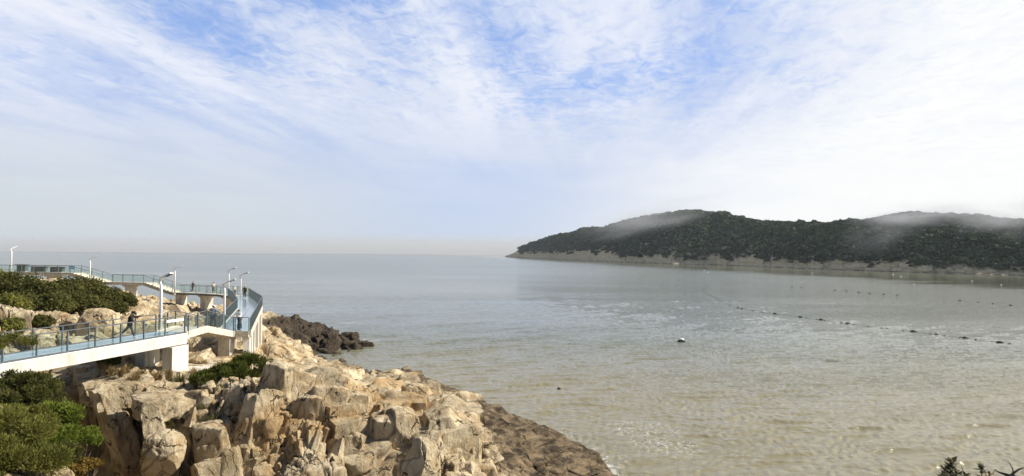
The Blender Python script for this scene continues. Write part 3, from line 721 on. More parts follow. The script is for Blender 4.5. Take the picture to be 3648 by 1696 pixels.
def build_headland():
    NC, NR = 700, 560
    th = np.linspace(R(-47), R(12.5), NC)
    r = np.geomspace(9, 158, 1900)
    T, RR = np.meshgrid(th, r, indexing='ij')
    X = RR * np.sin(T); Y = RR * np.cos(T); Z, _c = blocks(X, Y)
    seg = np.sqrt(np.diff(RR, axis=1) ** 2 + (1.6 * np.diff(Z, axis=1)) ** 2) / (0.5 * (RR[:, 1:] + RR[:, :-1]))
    seg = seg * (1 + 2.0 * (RR[:, 1:] > 24))
    s = np.concatenate((np.zeros((NC, 1)), np.cumsum(seg, 1)), 1)
    kw = 7; pad = np.pad(s, ((kw // 2, kw // 2), (0, 0)), 'edge'); cs = np.cumsum(np.concatenate((np.zeros((1, s.shape[1])), pad), 0), 0); s = (cs[kw:] - cs[:-kw]) / kw
    rs = np.stack([np.interp(np.linspace(0, s[i, -1], NR), s[i], r) for i in range(NC)])
    T = np.repeat(th[:, None], NR, 1)
    X = rs * np.sin(T); Y = rs * np.cos(T); Z, c0 = blocks(X, Y)
    # normals of the blocky surface from the grid itself
    G = np.stack((X, Y, Z), 2); du = np.gradient(G, axis=0); dv = np.gradient(G, axis=1); N = np.cross(du, dv)
    N = N.reshape(-1, 3); N /= np.maximum(np.linalg.norm(N, axis=1), 1e-9)[:, None]; N[N[:, 2] < 0] *= -1
    P = G.reshape(-1, 3)
    amp = (0.5 + 0.5 * sstep(P[:, 2], 0.2, 3.0))
    P2, crack = rockify(P, N, amp * 0.45)
    crack = np.maximum(crack, c0.ravel())
    # nothing may reach into the walkway
    cap = np.where((P2[:, 1] > 25) & (P2[:, 1] < 50) & (P2[:, 0] > -28.6 + 0.22 * (P2[:, 1] - 20)) & (P2[:, 0] < -24.4 + 0.22 * (P2[:, 1] - 20)), 9.4, 99)
    cap = np.where((P2[:, 1] > 50) & (P2[:, 1] < 99) & (P2[:, 0] < -19 - (P2[:, 1] - 50) * 0.33) & (P2[:, 0] > -24 - (P2[:, 1] - 50) * 0.40), 8.4, cap)
    cap = np.where((P2[:, 1] > 96) & (P2[:, 1] < 106) & (P2[:, 0] > -60), 8.4, cap)
    P2[:, 2] = np.minimum(P2[:, 2], cap)
    i = np.arange(NC - 1)[:, None] * NR + np.arange(NR - 1)[None]
    Fq = np.stack((i, i + NR, i + NR + 1, i + 1), 2).reshape(-1, 4)
    grid = P2.reshape(NC, NR, 3)
    BV, BF, BC = block_field()
    Fq = np.concatenate((Fq, BF + len(P2))); P2 = np.concatenate((P2, BV)); crack = np.concatenate((crack, BC))
    me = mesh_np('rocky_headland', P2, Fq, False)
    a = me.attributes.new('crack', 'FLOAT', 'POINT'); a.data.foreach_set('value', crack.astype(np.float32))
    X, Y = P2[:, 0], P2[:, 1]
    spit = sstep(X, -47, -38) * sstep(Y, 94, 106)
    slab = sstep(X, -4.2, -1.5) * (1 - sstep(Y, 60, 75))
    st = 4.5 * spit + 1.9 * slab + 0.5 * sstep(Y, 85, 100) * sstep(X, -35, -30)
    b = me.attributes.new('stain', 'FLOAT', 'POINT'); b.data.foreach_set('value', st.astype(np.float32))
    b = me.attributes.new('black', 'FLOAT', 'POINT'); b.data.foreach_set('value', spit.astype(np.float32))
    o = link('rocky_headland', me, M_rock); tag(o, 'golden cracked coastal rock with dark wet edge along the sea', 'rock', kind='structure')
    return grid
HL = build_headland()
make_sea()
_hp = HL[::3, ::3].reshape(-1, 3)
def ground(x, y):
    d = (_hp[:, 0] - x) ** 2 + (_hp[:, 1] - y) ** 2; i = np.argpartition(d, 4)[:4]; return float(_hp[i, 2].max())

# foot of the hill the photographer stands on (below the frame, carries the plants in the corner)
def near_slope():
    nr, nt = 60, 160
    rr = np.geomspace(0.8, 46, nr); tt = np.linspace(R(-5), R(100), nt)
    T, RR = np.meshgrid(tt, rr, indexing='ij'); X = RR * np.sin(T); Y = RR * np.cos(T)
    Z = 15.2 - 0.45 * RR + 0.35 * fbm(np.stack((X, Y, X * 0), 2).reshape(-1, 3) * 0.8, 9, 4).reshape(X.shape) * np.minimum(1, RR / 6)
    i = np.arange(nt - 1)[:, None] * nr + np.arange(nr - 1)[None]
    Fq = np.stack((i, i + nr, i + nr + 1, i + 1), 2).reshape(-1, 4)
    tag(link('ground', mesh_np('ground', np.stack((X, Y, Z), 2).reshape(-1, 3), Fq, True), M_soil), 'dark soil slope below the viewpoint', 'ground', kind='structure')
near_slope()

# loose boulders -------------------------------------------------------------
def boulder_mesh(hs, seed, n=30, round_=0.35, rough=0.6, cuts=6):
    rs = np.random.default_rng(seed)
    v, f, c = make_blocks(np.zeros((1, 3)), np.array([hs], float), np.eye(3)[None], n, rs, rough=rough * 1.5, cuts=cuts, taper=0.35, round_=round_)
    me = mesh_np('boulder', v, f, False)
    a = me.attributes.new('crack', 'FLOAT', 'POINT'); a.data.foreach_set('value', c.astype(np.float32))
    return me
BOULD = [(1600, 1625, 37.2, (1.9, 1.8, 2.5), 0.25, 'largest smooth cream boulder at the edge above the wet slabs', 3, 0.45),
         (1400, 1625, 36.6, (1.5, 1.5, 2.4), 0.5, 'tall golden slab of rock left of the largest cream boulder', 5, 0.35),
         (1500, 1680, 33.2, (1.0, 0.9, 1.5), 1.0, 'rounded golden boulder in front of the largest cream boulder', 6, 0.6),
         (1475, 1440, 43.5, (0.8, 0.8, 1.2), 0.4, 'upright pale boulder standing behind the largest cream boulder', 8, 0.4),
         (1300, 1500, 38, (1.2, .8, 1.1), 0.3, 'blocky cream boulder on the middle of the outcrop', 11, 0.2),
         (995, 1285, 68, (2.2, 2.0, 2.0), 0.6, 'big rounded boulder below the lookout pillar by the pine shrub', 14, 0.7),
         (1060, 1285, 74, (2.4, 1.6, 1.7), 0.9, 'weathered boulder leaning on the shore beside the small cove', 17, 0.5),
         (585, 1625, 31.8, (.85, .8, 1.05), 0.1, 'round pitted boulder at the foot of the cliff by the dark gully', 21, 0.75),
         (355, 1160, 49, (1.3, 1.1, 1.1), 0.2, 'pale boulder seen through the glass of the footbridge', 25, 0.6),
         (1165, 1335, 62, (1.5, .9, .7), 0.8, 'flat cream boulder on the back edge above the cove', 27, 0.4),
         (1300, 1230, 113.5, (1.6, .9, .7), 0.3, 'small black rock just off the tip of the dark spit', 31, 0.4),
         (1236, 1176, 126, (1.9, 1., .7), 0.2, 'small black rock in the sea behind the dark spit', 33, 0.5)]
for (px, py, Y, hs, yaw, lab, sd_, rd) in BOULD:
    p = aty(px, py, Y); me = boulder_mesh(hs, sd_, 40 if Y < 50 else 24, rd)
    if 'black' in lab:
        p.z = 0.1
        for an in ('stain', 'black'):
            a = me.attributes.new(an, 'FLOAT', 'POINT'); a.data.foreach_set('value', np.full(len(me.vertices), 5 if an == 'stain' else 1, np.float32))
    o = link('boulder', me, M_rock, loc=p); o.rotation_euler = (random.uniform(-.12, .12), random.uniform(-.05, .15), yaw); tag(o, lab, 'boulder')

# ------------------------------------------------------------------ far island
def island():
    coast = [(1800,915.5),(1850,917.5),(1900,920),(1990,923),(2080,927),(2200,934),(2400,941),(2550,944),(2700,950),(3000,962),(3300,972),(3648,982),(4000,1000),(4400,1030)]
    ridge = [(1800,915),(1850,893),(1900,871),(2000,839),(2100,818),(2200,796),(2330,764),(2450,758),(2560,755),(2640,775),(2750,788),(2900,792),(3000,789),(3100,776),(3200,756),(3350,752),(3500,766),(3648,776),(4000,780),(4400,800)]
    band = [(1800,2),(1850,14),(1900,24),(2000,25),(2080,24),(2200,38),(2300,26),(2400,23),(2700,26),(3000,27),(3300,27),(3648,20),(4400,20)]
    NU, NV = 1500, 150
    u = np.linspace(1800, 4400, NU)
    cy = np.interp(u, *zip(*coast)); ry = np.interp(u, *zip(*ridge)); bh = np.interp(u, *zip(*band))
    ry = ry + 4 * vnoise(np.stack((u / 60, u * 0, u * 0), 1), 5)
    C = np.array([tuple(atz(a, b, 0))[:2] for a, b in zip(u, cy)])
    # steady coast distance
    dist = np.sqrt((C ** 2).sum(1)); rad = C / dist[:, None]
    depth = np.minimum(0.30 * dist, 330) * np.clip((u - 1795) / 320, 0.05, 1)
    v = np.concatenate((np.linspace(0, 0.12, 50), np.linspace(0.13, 1.7, 100)))
    hor = 889 + 0.0061 * u
    Rr = dist + 0.85 * depth
    cosa = rad[:, 1]
    Hr = 16 + (hor - ry) * (Rr * cosa) / F
    Hb = bh * (dist * cosa) / F
    Hb = Hb * 0.58 * (1 + 0.35 * vnoise(np.stack((u / 45, u * 0, u * 0), 1), 15)); Hr = np.maximum(Hr - 7.5 * np.clip((u - 1850) / 300, 0, 1), Hb)
    U2, V2 = np.meshgrid(np.arange(NU), v, indexing='ij')
    prof = Hb[U2] * np.clip(V2 / 0.11, 0, 1) ** 0.75 + (Hr[U2] - Hb[U2]) * np.sin(np.clip((V2 - 0.03) / 0.82, 0, 1.0) * math.pi / 2) ** 1.0
    back = sstep(V2, 0.95, 1.7); prof = prof * (1 - back) - 3 * back
    X = (C[U2, 0] + rad[U2, 0] * depth[U2] * V2); Y = (C[U2, 1] + rad[U2, 1] * depth[U2] * V2)
    # headland folds
    P = np.stack((X, Y, prof), 2).reshape(-1, 3)
    ff = fbm(P * np.array((1 / 90, 1 / 90, 0)), 21, 4).reshape(X.shape)
    prof = prof + ff * 4 * sstep(V2, 0.08, 0.5) * (1 - back)
    P[:, 2] = prof.ravel()
    # blocky rock only on the shore band
    N = np.stack((-rad[U2.ravel(), 0], -rad[U2.ravel(), 1], np.full(NU * 150, 0.6)), 1); N /= np.linalg.norm(N, axis=1)[:, None]
    Q = P * np.array((1, 1, 1.3)); a = R(30)
    d = np.zeros(len(P)); crack = np.zeros(len(P))
    Qr = np.stack((Q[:, 0] * math.cos(a) - Q[:, 2] * math.sin(a), Q[:, 1] * 0.5, Q[:, 0] * math.sin(a) + Q[:, 2] * math.cos(a)), 1)
    for sc, am in ((16, 4.2), (6, 1.8), (2.6, 0.8)):
        F1, F2, rr, D = voro(Qr / np.array((sc, sc, sc * 0.6)), int(sc) * 7)
        cr = 1 - sstep(F2 - F1, 0, 0.14); d += am * ((rr[0] - 0.5) + (D[:, 0] * (rr[1] - .5) + D[:, 2] * (rr[2] - .5)) * 1.2) - am * 0.5 * cr; crack = np.maximum(crack, cr)
    wgt = (1 - sstep(V2, 0.06, 0.14)).ravel() * sstep(P[:, 2], -0.5, 2.0)
    P = P + N * (d * wgt * 0.6)[:, None]
    i = np.arange(NU - 1)[:, None] * 150 + np.arange(149)[None]
    Fq = np.stack((i, i + 150, i + 151, i + 1), 2).reshape(-1, 4)
    me = mesh_np('hill', P, Fq, True)
    at = me.attributes.new('crack', 'FLOAT', 'POINT'); at.data.foreach_set('value', crack.astype(np.float32))
    tag(link('hill', me, M_frock), 'long wooded island with a pale rock shore across the bay', 'island', kind='structure')
    # forest: countless crowns on the slope
    PG = P.reshape(NU, 150, 3); V_, F_ = [], []
    nT = 13000
    uu = rng.uniform(0, 1, nT); dens = np.clip((u - 1800) / 2600, 0, 1)
    # place by area in view: mostly visible range
    pxs = 1850 + (3760 - 1850) * uu; ui = (pxs - 1800) / 2600 * (NU - 1)
    vi = 0.045 + rng.uniform(0, 1, nT) ** 1.0 * 0.90
    iu = ui.astype(int); iv = np.searchsorted(v, vi); iv = np.clip(iv, 0, 149)
    base = PG[iu, iv] + np.stack((rng.normal(0, 1.5, nT), rng.normal(0, 1.5, nT), np.zeros(nT)), 1)
    # bare notch of pale rock high on the left
    keep = ~((pxs > 1965) & (pxs < 2025) & (vi < 0.075))
    keep &= ~((vi < 0.060 + 0.04 * vnoise(np.stack((pxs / 25, pxs * 0, pxs * 0), 1), 6)))
    keep &= (depth[iu] > 20)
    base = base[keep]; n = len(base); dd = np.linalg.norm(base, axis=1)
    size = (1.5 + 3.2 * rng.random(n) ** 1.6) * np.clip(dd / 900, 0.75, 1.5)
    tall = rng.random(n) < 0.06; size[tall] *= 1.25
    K = 34
    dirs = rng.normal(size=(n, K, 3)); dirs /= np.linalg.norm(dirs, axis=2)[:, :, None]; dirs[:, :, 2] = np.abs(dirs[:, :, 2]) * 0.9 - 0.15
    rad_ = rng.uniform(0.6, 1.05, (n, K, 1)); flat = rng.uniform(0.6, 1.0, (n, 1, 1))
    cen = base[:, None] + dirs * rad_ * size[:, None, None] * np.array((1, 1, 0.8)) + np.array((0, 0, 1.0)) * (size * 0.9)[:, None, None]
    nrm = dirs + rng.normal(0, 0.35, (n, K, 3)); nrm /= np.linalg.norm(nrm, axis=2)[:, :, None]
    t1 = np.cross(nrm, np.array((0.3, 0.2, 1.0))); t1 /= np.linalg.norm(t1, axis=2)[:, :, None]; t2 = np.cross(nrm, t1)
    q = (size[:, None, None] * rng.uniform(0.22, 0.48, (n, K, 1)))
    V = np.stack((cen - t1 * q - t2 * q * .7, cen + t1 * q - t2 * q * .6, cen + t1 * q * .8 + t2 * q, cen - t1 * q * .7 + t2 * q * .8), 2).reshape(-1, 3)
    Fq = np.arange(len(V)).reshape(-1, 4)
    tag(link('forest', mesh_np('forest', V, Fq), M_lforest), 'dense dark green wood covering the island slopes', 'forest', kind='stuff')
island()


# PART2

# ------------------------------------------------------------------ walkways
def V3(p, z=None): return Vector((p[0], p[1], p[2] if z is None else z))
def lerp(a, b, t): return a + (b - a) * t
def resample(pts, step):
    """points every ~step metres along a polyline, corners kept"""
    out = [pts[0]]
    for a, b in zip(pts[:-1], pts[1:]):
        n = max(1, round((b - a).length / step))
        out += [lerp(a, b, i / n) for i in range(1, n + 1)]
    return out

def railing(parent, pts, step=1.8, style='glass', hgt=1.12, drop=0.22, push=0.06, side=1, label=None):
    """handrail part with its posts, panels or balusters as sub-parts; pts run along the deck edge"""
    pts = [Vector(p) for p in pts]
    off = []
    for i, p in enumerate(pts):
        d = (pts[min(i + 1, len(pts) - 1)] - pts[max(i - 1, 0)]); n = Vector((d.y, -d.x, 0)).normalized() * side
        off.append(p + n * push)
    mb = MB(); mb.tube([p + Vector((0, 0, hgt)) for p in off], 0.032, 8)
    hr = mb.build('railing', M_rail, parent, smooth=True)
    if label: hr['label'] = label
    org = parent.location
    ps = resample(off, step)
    pm = None; bm_ = None
    def child(nm, me, mat, loc, yaw=0.0):
        o = link(nm, me, mat, hr); o.location = Vector(loc) - org; o.rotation_euler = (0, 0, yaw); return o
    post = MB(); post.box((0, 0, (hgt - drop) / 2 - 0.01), (0.05, 0.085, hgt + drop - 0.05)); post.box((0, 0, hgt * 0.82), (0.07, 0.05, 0.05)); post.box((0, 0, 0.22), (0.07, 0.05, 0.05))
    pme = post.mesh('post')
    bal = MB(); bal.box((0, 0, hgt / 2), (0.022, 0.05, hgt - 0.06)); bme = bal.mesh('baluster')
    for i, p in enumerate(ps):
        d = ps[min(i + 1, len(ps) - 1)] - ps[max(i - 1, 0)]; yaw = math.atan2(d.y, d.x)
        child('post', pme, M_steel, p, yaw)
    for a, b in zip(ps[:-1], ps[1:]):
        d = (b - a); u = d.normalized(); n = Vector((-u.y, u.x, 0)).normalized() * 0.006
        if style == 'glass':
            A, B = a + u * 0.06, b - u * 0.06; g_ = MB(); vs = []
            for q in (A, B):
                for z in (0.09, hgt - 0.14):
                    vs += [q - n + Vector((0, 0, z)), q + n + Vector((0, 0, z))]
            g_.add([v - org for v in vs], [(0, 4, 6, 2), (1, 3, 7, 5), (0, 1, 5, 4), (2, 6, 7, 3), (0, 2, 3, 1), (4, 5, 7, 6)])
            link('glass_panel', g_.mesh('glass_panel'), M_glass, hr)
        else:
            k = max(2, round(d.length / 0.21))
            for j in range(1, k): child('baluster', bme, M_steel, a + d * (j / k), math.atan2(d.y, d.x))
    if style != 'glass':
        lo = MB(); lo.tube([p - org + Vector((0, 0, 0.10)) for p in off], 0.02, 6); link('lower_rail', lo.mesh('lower_rail', True), M_steel, hr)
    return hr

def strip(mb, L, Rr, t, drop0=0.0):
    """slab following left / right edge polylines, thickness t"""
    for i in range(len(L) - 1):
        poly = [L[i], L[i + 1], Rr[i + 1], Rr[i]]
        mb.prism([(p.x, p.y) for p in poly], [p.z - t - drop0 for p in poly], [p.z - drop0 for p in poly])
def band(mb, pts, top, bot, w, side):
    """upright band along an edge, outside of it"""
    for a, b in zip(pts[:-1], pts[1:]):
        d = (b - a); n = Vector((d.y, -d.x, 0)).normalized() * side
        q = [a, b, b + n * w, a + n * w]
        zs = [a.z, b.z, b.z, a.z]
        mb.prism([(p.x, p.y) for p in q], [z + bot for z in zs], [z + top for z in zs])
def pier(parent, x, y, ztop, zbot, w, l, yaw=0.0, cap=None, mat=None, name='pier'):
    mb = MB(); mat = mat or M_conc
    mb.box((x, y, (ztop + zbot) / 2 - (0.17 if cap else 0)), (w, l, ztop - zbot - (0.34 if cap else 0)), yaw)
    if cap:
        co, si = math.cos(yaw), math.sin(yaw)
        def ring(a, b): return [(x + u * co - v * si, y + u * si + v * co) for u, v in ((-a, -b), (a, -b), (a, b), (-a, b))]
        lo, mid = ring(w / 2 + 0.03, l / 2 + 0.02), ring(cap / 2, l / 2 + 0.12)
        vs = [(px, py, ztop - 0.34) for px, py in lo] + [(px, py, ztop - 0.10) for px, py in mid] + [(px, py, ztop) for px, py in mid]
        fs = [(3, 2, 1, 0), (8, 9, 10, 11)] + [(i, (i + 1) % 4, 4 + (i + 1) % 4, 4 + i) for i in range(4)] + [(4 + i, 4 + (i + 1) % 4, 8 + (i + 1) % 4, 8 + i) for i in range(4)]
        mb.add(vs, fs)
    return mb.build(name, mat, parent)

# --- near footbridge
ZB = 10.6
e0, e1 = atz(0, 1292, ZB), atz(655, 1184, ZB)
bd = (e1 - e0).normalized(); bn = Vector((-bd.y, bd.x, 0))             # to the left of travel
BW = 2.1
r_start = e0 - bd * 16; rE = [r_start, e1]; lE = [p + bn * BW for p in rE]
fb = empty('footbridge', e0); tag(fb, 'near white footbridge with blue glass floor crossing the rocky gully', 'footbridge')
for side, E in ((1, rE), (-1, lE)):
    mb = MB(); band(mb, E, -0.10, -0.72, 0.26, side); 
    mb.build('beam', M_beam, fb)
    mb = MB(); band(mb, E, 0.035, -0.094, 0.10, side); mb.build('edge_channel', M_dark, fb)
    mb = MB(); band(mb, [p + bn * (0.11 * -side) * 1 for p in E], -0.045, -0.085, 0.10, side); mb.build('edge_strip', M_white, fb)
npan = 17
for i in range(npan):
    a, b = lerp(r_start, e1, (i + 0.01) / npan), lerp(r_start, e1, (i + 0.99) / npan)
    mb = MB(); strip(mb, [a + bn * (BW - 0.02), b + bn * (BW - 0.02)], [a + bn * 0.02, b + bn * 0.02], 0.05, 0.0)
    mb.build('deck_panel', M_deck, fb)
for i in range(npan + 1):
    mb = MB(); a = lerp(r_start, e1, i / npan) + bd * (-0.08 if i == npan else 0.08 if i == 0 else 0); mb.bar(a + bn * 0.02 + Vector((0, 0, -0.17)), a + bn * (BW - 0.02) + Vector((0, 0, -0.17)), 0.10, 0.22)
    mb.build('cross_beam', M_dark, fb)
railing(fb, rE, 1.8, side=1); railing(fb, lE, 1.8, side=-1)
pc = e1 - bd * 1.1
for k, (dd_, w) in enumerate(((0.75, 1.3), (3.1, 0.5))):
    c = e1 - bd * dd_ + bn * (BW / 2)
    if k == 0:
        pier(fb, *(e1 - bd * 0.75 + bn * 0.0)[:2], ZB - 0.79, 7.6, 0.75, 1.5, -math.atan2(bd.x, bd.y), mat=M_beam)
        pier(fb, *(e1 - bd * 0.75 + bn * 2.1)[:2], ZB - 0.79, 7.6, 0.7, 1.3, -math.atan2(bd.x, bd.y), mat=M_beam)
mb = MB(); c = e1 + bn * 1.0; mb.box((c.x + 0.4, c.y + 0.2, 8.0), (4.0, 3.6, 0.5), 0.1); mb.build('foundation', M_conc, fb)

# --- landing, stair and lookout spur
ZP = 9.65
g1 = e1 + bd * 0.06
L1 = atz(733, 1163, ZB); L2 = atz(829, 1181, ZP + 0.02); L2.z = ZP
C1 = Vector((L2.x + 0.1, L2.y + 0.3, ZP)); C2 = Vector((-20.6, 52.6, ZP)); C3 = Vector((-28.8, 77, ZP)); C4 = Vector((-37.0, 94, ZP))
I0 = Vector((L1.x - 2.1, L1.y, ZB)); I1 = Vector((L2.x - 2.1, L2.y, ZP)); I2 = Vector((-23.9, 55.0, ZP)); I3 = Vector((-30.1, 73.5, ZP)); I4 = Vector((-34.9, 84.0, ZP)); I5 = Vector((-39.6, 93.4, ZP))
lk = empty('lookout_walkway', (C2.x, C2.y, ZP)); tag(lk, 'stone edged stair and glass floored lookout walkway turning back above the rocks', 'walkway')
mb = MB(); strip(mb, [g1 + bn * 2.1, I0], [g1, L1], 0.30); mb.build('landing', M_stone, lk)
ns = 6; mb = MB()
for i in range(ns):
    a0, a1 = lerp(L1, L2, i / ns), lerp(L1, L2, (i + 1) / ns); b0, b1 = lerp(I0, I1, i / ns), lerp(I0, I1, (i + 1) / ns)
    zt = ZB - (i + 1) * (ZB - ZP) / ns
    mb.prism([(p.x, p.y) for p in (a0, a1, b1, b0)], zt - 0.36, zt)
mb.build('stair', M_stone, lk)
for E, sd_ in (([g1, L1, L2, C1, C2, C3], 1), ([g1 + bn * 2.1, I0, I1, I2, I3, I4], -1)):
    mb = MB(); band(mb, E, 0.05, -0.42, 0.14, sd_); mb.build('fascia', M_stone, lk)
# glass floor between the two edges
Rt = [L2, C1, C2, lerp(C2, C3, .25), lerp(C2, C3, .5), lerp(C2, C3, .75), C3, lerp(C3, C4, .35), lerp(C3, C4, .7), C4]
Lt = [I1, Vector((L2.x - 2.1, 52.6, ZP)), I2, lerp(I2, I3, .3), lerp(I2, I3, .62), lerp(I2, I3, .9), lerp(I3, I4, .3), lerp(I3, I4, .8), lerp(I4, I5, .5), I5]
for i in range(len(Rt) - 1):
    for j in range(2):
        a, b = lerp(Rt[i], Rt[i + 1], j / 2 + .004), lerp(Rt[i], Rt[i + 1], (j + 1) / 2 - .004); c, d = lerp(Lt[i], Lt[i + 1], j / 2 + .004), lerp(Lt[i], Lt[i + 1], (j + 1) / 2 - .004)
        mb = MB(); mb.prism([(p.x, p.y) for p in (a, b, d, c)], ZP - 0.06, ZP); mb.build('deck_panel', M_deck, lk)
mb = MB(); strip(mb, Lt, Rt, 0.16, 0.07); mb.build('deck_frame', M_conc, lk)
railing(lk, [g1 + bd * 0.25, L1, L2, C1, C2], 1.45, side=1)
railing(lk, [g1 + bn * 2.1 + bd * 0.25, I0, I1, I2], 1.45, side=-1)
railing(lk, [C2 + (C3 - C2).normalized() * 0.2, lerp(C2, C3, .5)], 1.9, 'picket', side=1)
railing(lk, [lerp(C2, C3, .5) + (C3 - C2).normalized() * 0.2, C3], 1.9, 'picket', side=1)
railing(lk, [C3 + (C4 - C3).normalized() * 0.2, C4], 1.9, 'picket', side=1)
railing(lk, [I2 + (I3 - I2).normalized() * 0.2, lerp(I2, I3, .5)], 1.9, 'picket', side=-1)
railing(lk, [lerp(I2, I3, .5) + (I3 - I2).normalized() * 0.2, I3, I4], 1.9, 'picket', side=-1)
railing(lk, [I4 + (I5 - I4).normalized() * 0.2, I5], 1.9, 'picket', side=-1)
yw = -math.atan2(C3.x - C2.x, C3.y - C2.y)
yw = math.atan2(-(C3.x - C2.x), C3.y - C2.y)
pier(lk, L2.x - 0.55, L2.y + 0.1, ZP - 0.43, 4.6, 0.9, 0.8, 0.0)
for t, w, l in ((0.03, 0.45, 0.9), (0.12, 0.4, 1.6), (0.24, 0.4, 1.8), (0.40, 0.45, 1.5), (0.60, 0.7, 1.8), (0.93, 0.7, 2.2)):
    c = lerp(C2, C3, t); pier(lk, c.x - 0.25, c.y, ZP - 0.43, 3.5, w, l, yw, mat=M_beam)
for t in (0.1, 0.5, 0.95):
    c = lerp(I2, I3, t); pier(lk, c.x + 0.3, c.y, ZP - 0.43, 4.5, 0.5, 1.0, yw)
c = lerp(C3, C4, .55); pier(lk, c.x - .9, c.y, ZP - 0.24, 4.5, 0.6, 1.4, yw)

# --- far walkway
fw = empty('elevated_walkway', (-51, 101, 9.6)); tag(fw, 'long grey far walkway climbing by two flights of stairs along the sea', 'walkway')
ZF = ZP
N = [I5, Vector((-42.8, 96.9, ZF)), Vector((-46.9, 99.2, ZF)), Vector((-51.3, 100.9, ZF))]
O = [C4, Vector((-41.2, 98.9, ZF)), Vector((-46.0, 101.3, ZF)), Vector((-50.9, 103.1, ZF))]
N2 = Vector((-56.8, 103.0, ZF + 1.35)); O2 = Vector((-56.3, 105.2, ZF + 1.35))
N3 = Vector((-64.2, 104.6, ZF + 1.35)); O3 = Vector((-63.7, 106.8, ZF + 1.35))
N4 = Vector((-69.8, 105.6, ZF + 2.7)); O4 = Vector((-69.4, 107.8, ZF + 2.7))
N5 = Vector((-96, 109.5, ZF + 2.7)); O5 = Vector((-95.6, 111.8, ZF + 2.7))
mb = MB(); strip(mb, N, O, 0.12); mb.build('deck', M_conc, fw)
for a_, b_ in (([N2, N3], [O2, O3]), ([N4, N5], [O4, O5])):
    mb = MB(); strip(mb, a_, b_, 0.12); mb.build('deck', M_conc, fw)
def flight(a, b, c, d, n, up=True):
    mb = MB()
    for i in range(n):
        p0, p1, q0, q1 = lerp(a, b, i / n), lerp(a, b, (i + 1) / n), lerp(c, d, i / n), lerp(c, d, (i + 1) / n)
        zt = a.z + (i + 1) * (b.z - a.z) / n; mb.prism([(p.x, p.y) for p in (p0, p1, q1, q0)], zt - 0.38, zt)
    return mb.build('stair', M_stone, fw)
flight(N[-1], N2, O[-1], O2, 9); flight(N3, N4, O3, O4, 9)
mb = MB(); band(mb, N, 0.03, -0.26, 0.10, 1); mb.build('fascia', M_dark, fw)
mb = MB(); band(mb, O, 0.03, -0.26, 0.10, -1); mb.build('fascia', M_dark, fw)
for a, b, sd_ in ((N[-1], N2, 1), (O[-1], O2, -1), (N3, N4, 1), (O3, O4, -1)):
    mb = MB(); band(mb, [a, b], 0.02, -0.45, 0.10, sd_); mb.build('stringer', M_conc, fw)
for a, b, sd_ in ((N2, N3, 1), (O2, O3, -1), (N4, N5, 1), (O4, O5, -1)):
    mb = MB(); band(mb, [a, b], 0.03, -0.42, 0.10, sd_); mb.build('fascia', M_conc, fw)
def sgn(E): return E
NE = N + []; 
railing(fw, N, 1.9, side=1); railing(fw, [N[-1], N2], 1.9, side=1); railing(fw, [N2, N3], 1.7, side=1); railing(fw, [N3, N4], 1.9, side=1); railing(fw, [N4, N5], 2.2, side=1)
railing(fw, O, 1.9, side=-1); railing(fw, [O[-1], O2], 1.9, side=-1); railing(fw, [O2, O3], 1.9, side=-1); railing(fw, [O3, O4], 1.9, side=-1); railing(fw, [O4, O5], 2.2, side=-1)
for x, y, zt, w, cp_ in ((-50.3, 101.8, ZF - .27, 0.9, 2.0), (-45.6, 100.0, ZF - .27, 0.85, 2.0), (-40.6, 96.6, ZF - .27, 0.85, 2.2), (-59.6, 104.7, ZF + .92, 0.95, 2.2), (-73.6, 107.6, ZF + 2.27, 1.1, 2.4), (-84, 109.0, ZF + 2.27, 1.1, 2.4)):
    pier(fw, x, y, zt, 4.0, w, 1.7, -0.3 if x > -50 else 0.0, cap=cp_ * 0.82)

# --- things on the upper deck behind the glass
def cabinet(px, w, h, lab, mat, Y=108.3, d=0.8, roof=0.25):
    p = aty(px, 960, Y); z = ZF + 2.7
    e = empty('cabinet', (p.x, Y, z)); tag(e, lab, 'cabinet')
    mb = MB(); mb.box((p.x, Y, z + 0.05), (w * .96, d * .96, 0.1)); mb.build('base', M_conc, e)
    mb = MB(); mb.box((p.x, Y, z + h / 2 + 0.1), (w, d, h - 0.004)); mb.build('body', mat, e)
    n = max(1, round(w / 0.8))
    for i in range(n):
        mb = MB(); mb.box((p.x - w / 2 + (i + .5) * w / n, Y - d / 2 - 0.012, z + h / 2 + 0.1), (w / n - 0.1, 0.03, h - 0.2)); dr = mb.build('door', M_dark, e)
    mb = MB(); mb.box((p.x, Y, z + h + 0.14), (w + roof * 2, d + roof, 0.08)); mb.build('roof', M_dark, e)
cabinet(80, 1.35, 1.05, 'tall green cabinet with flat roof on the upper walkway', M_cab, Y=109.6)
cabinet(140, 2.2, 0.75, 'low grey green cabinet right of the roofed cabinet', M_cab, Y=109.0)
cabinet(205, 1.9, 0.72, 'low cabinet near the top of the upper stairs', M_cab, Y=108.4)
p = aty(256, 955, 107.4); e = empty('notice_board', (p.x, 107.4, ZF + 2.7)); tag(e, 'pale blue board at the top of the upper stairs', 'notice board')
mb = MB(); mb.box((p.x, 107.4, ZF + 2.7 + 0.8), (1.0, 0.05, 0.55)); mb.build('board', M_blueb, e)
for s_ in (-1, 1):
    mb = MB(); mb.box((p.x + s_ * 0.42, 107.4, ZF + 2.7 + 0.26), (0.05, 0.04, 0.52)); mb.build('leg', M_steel, e)
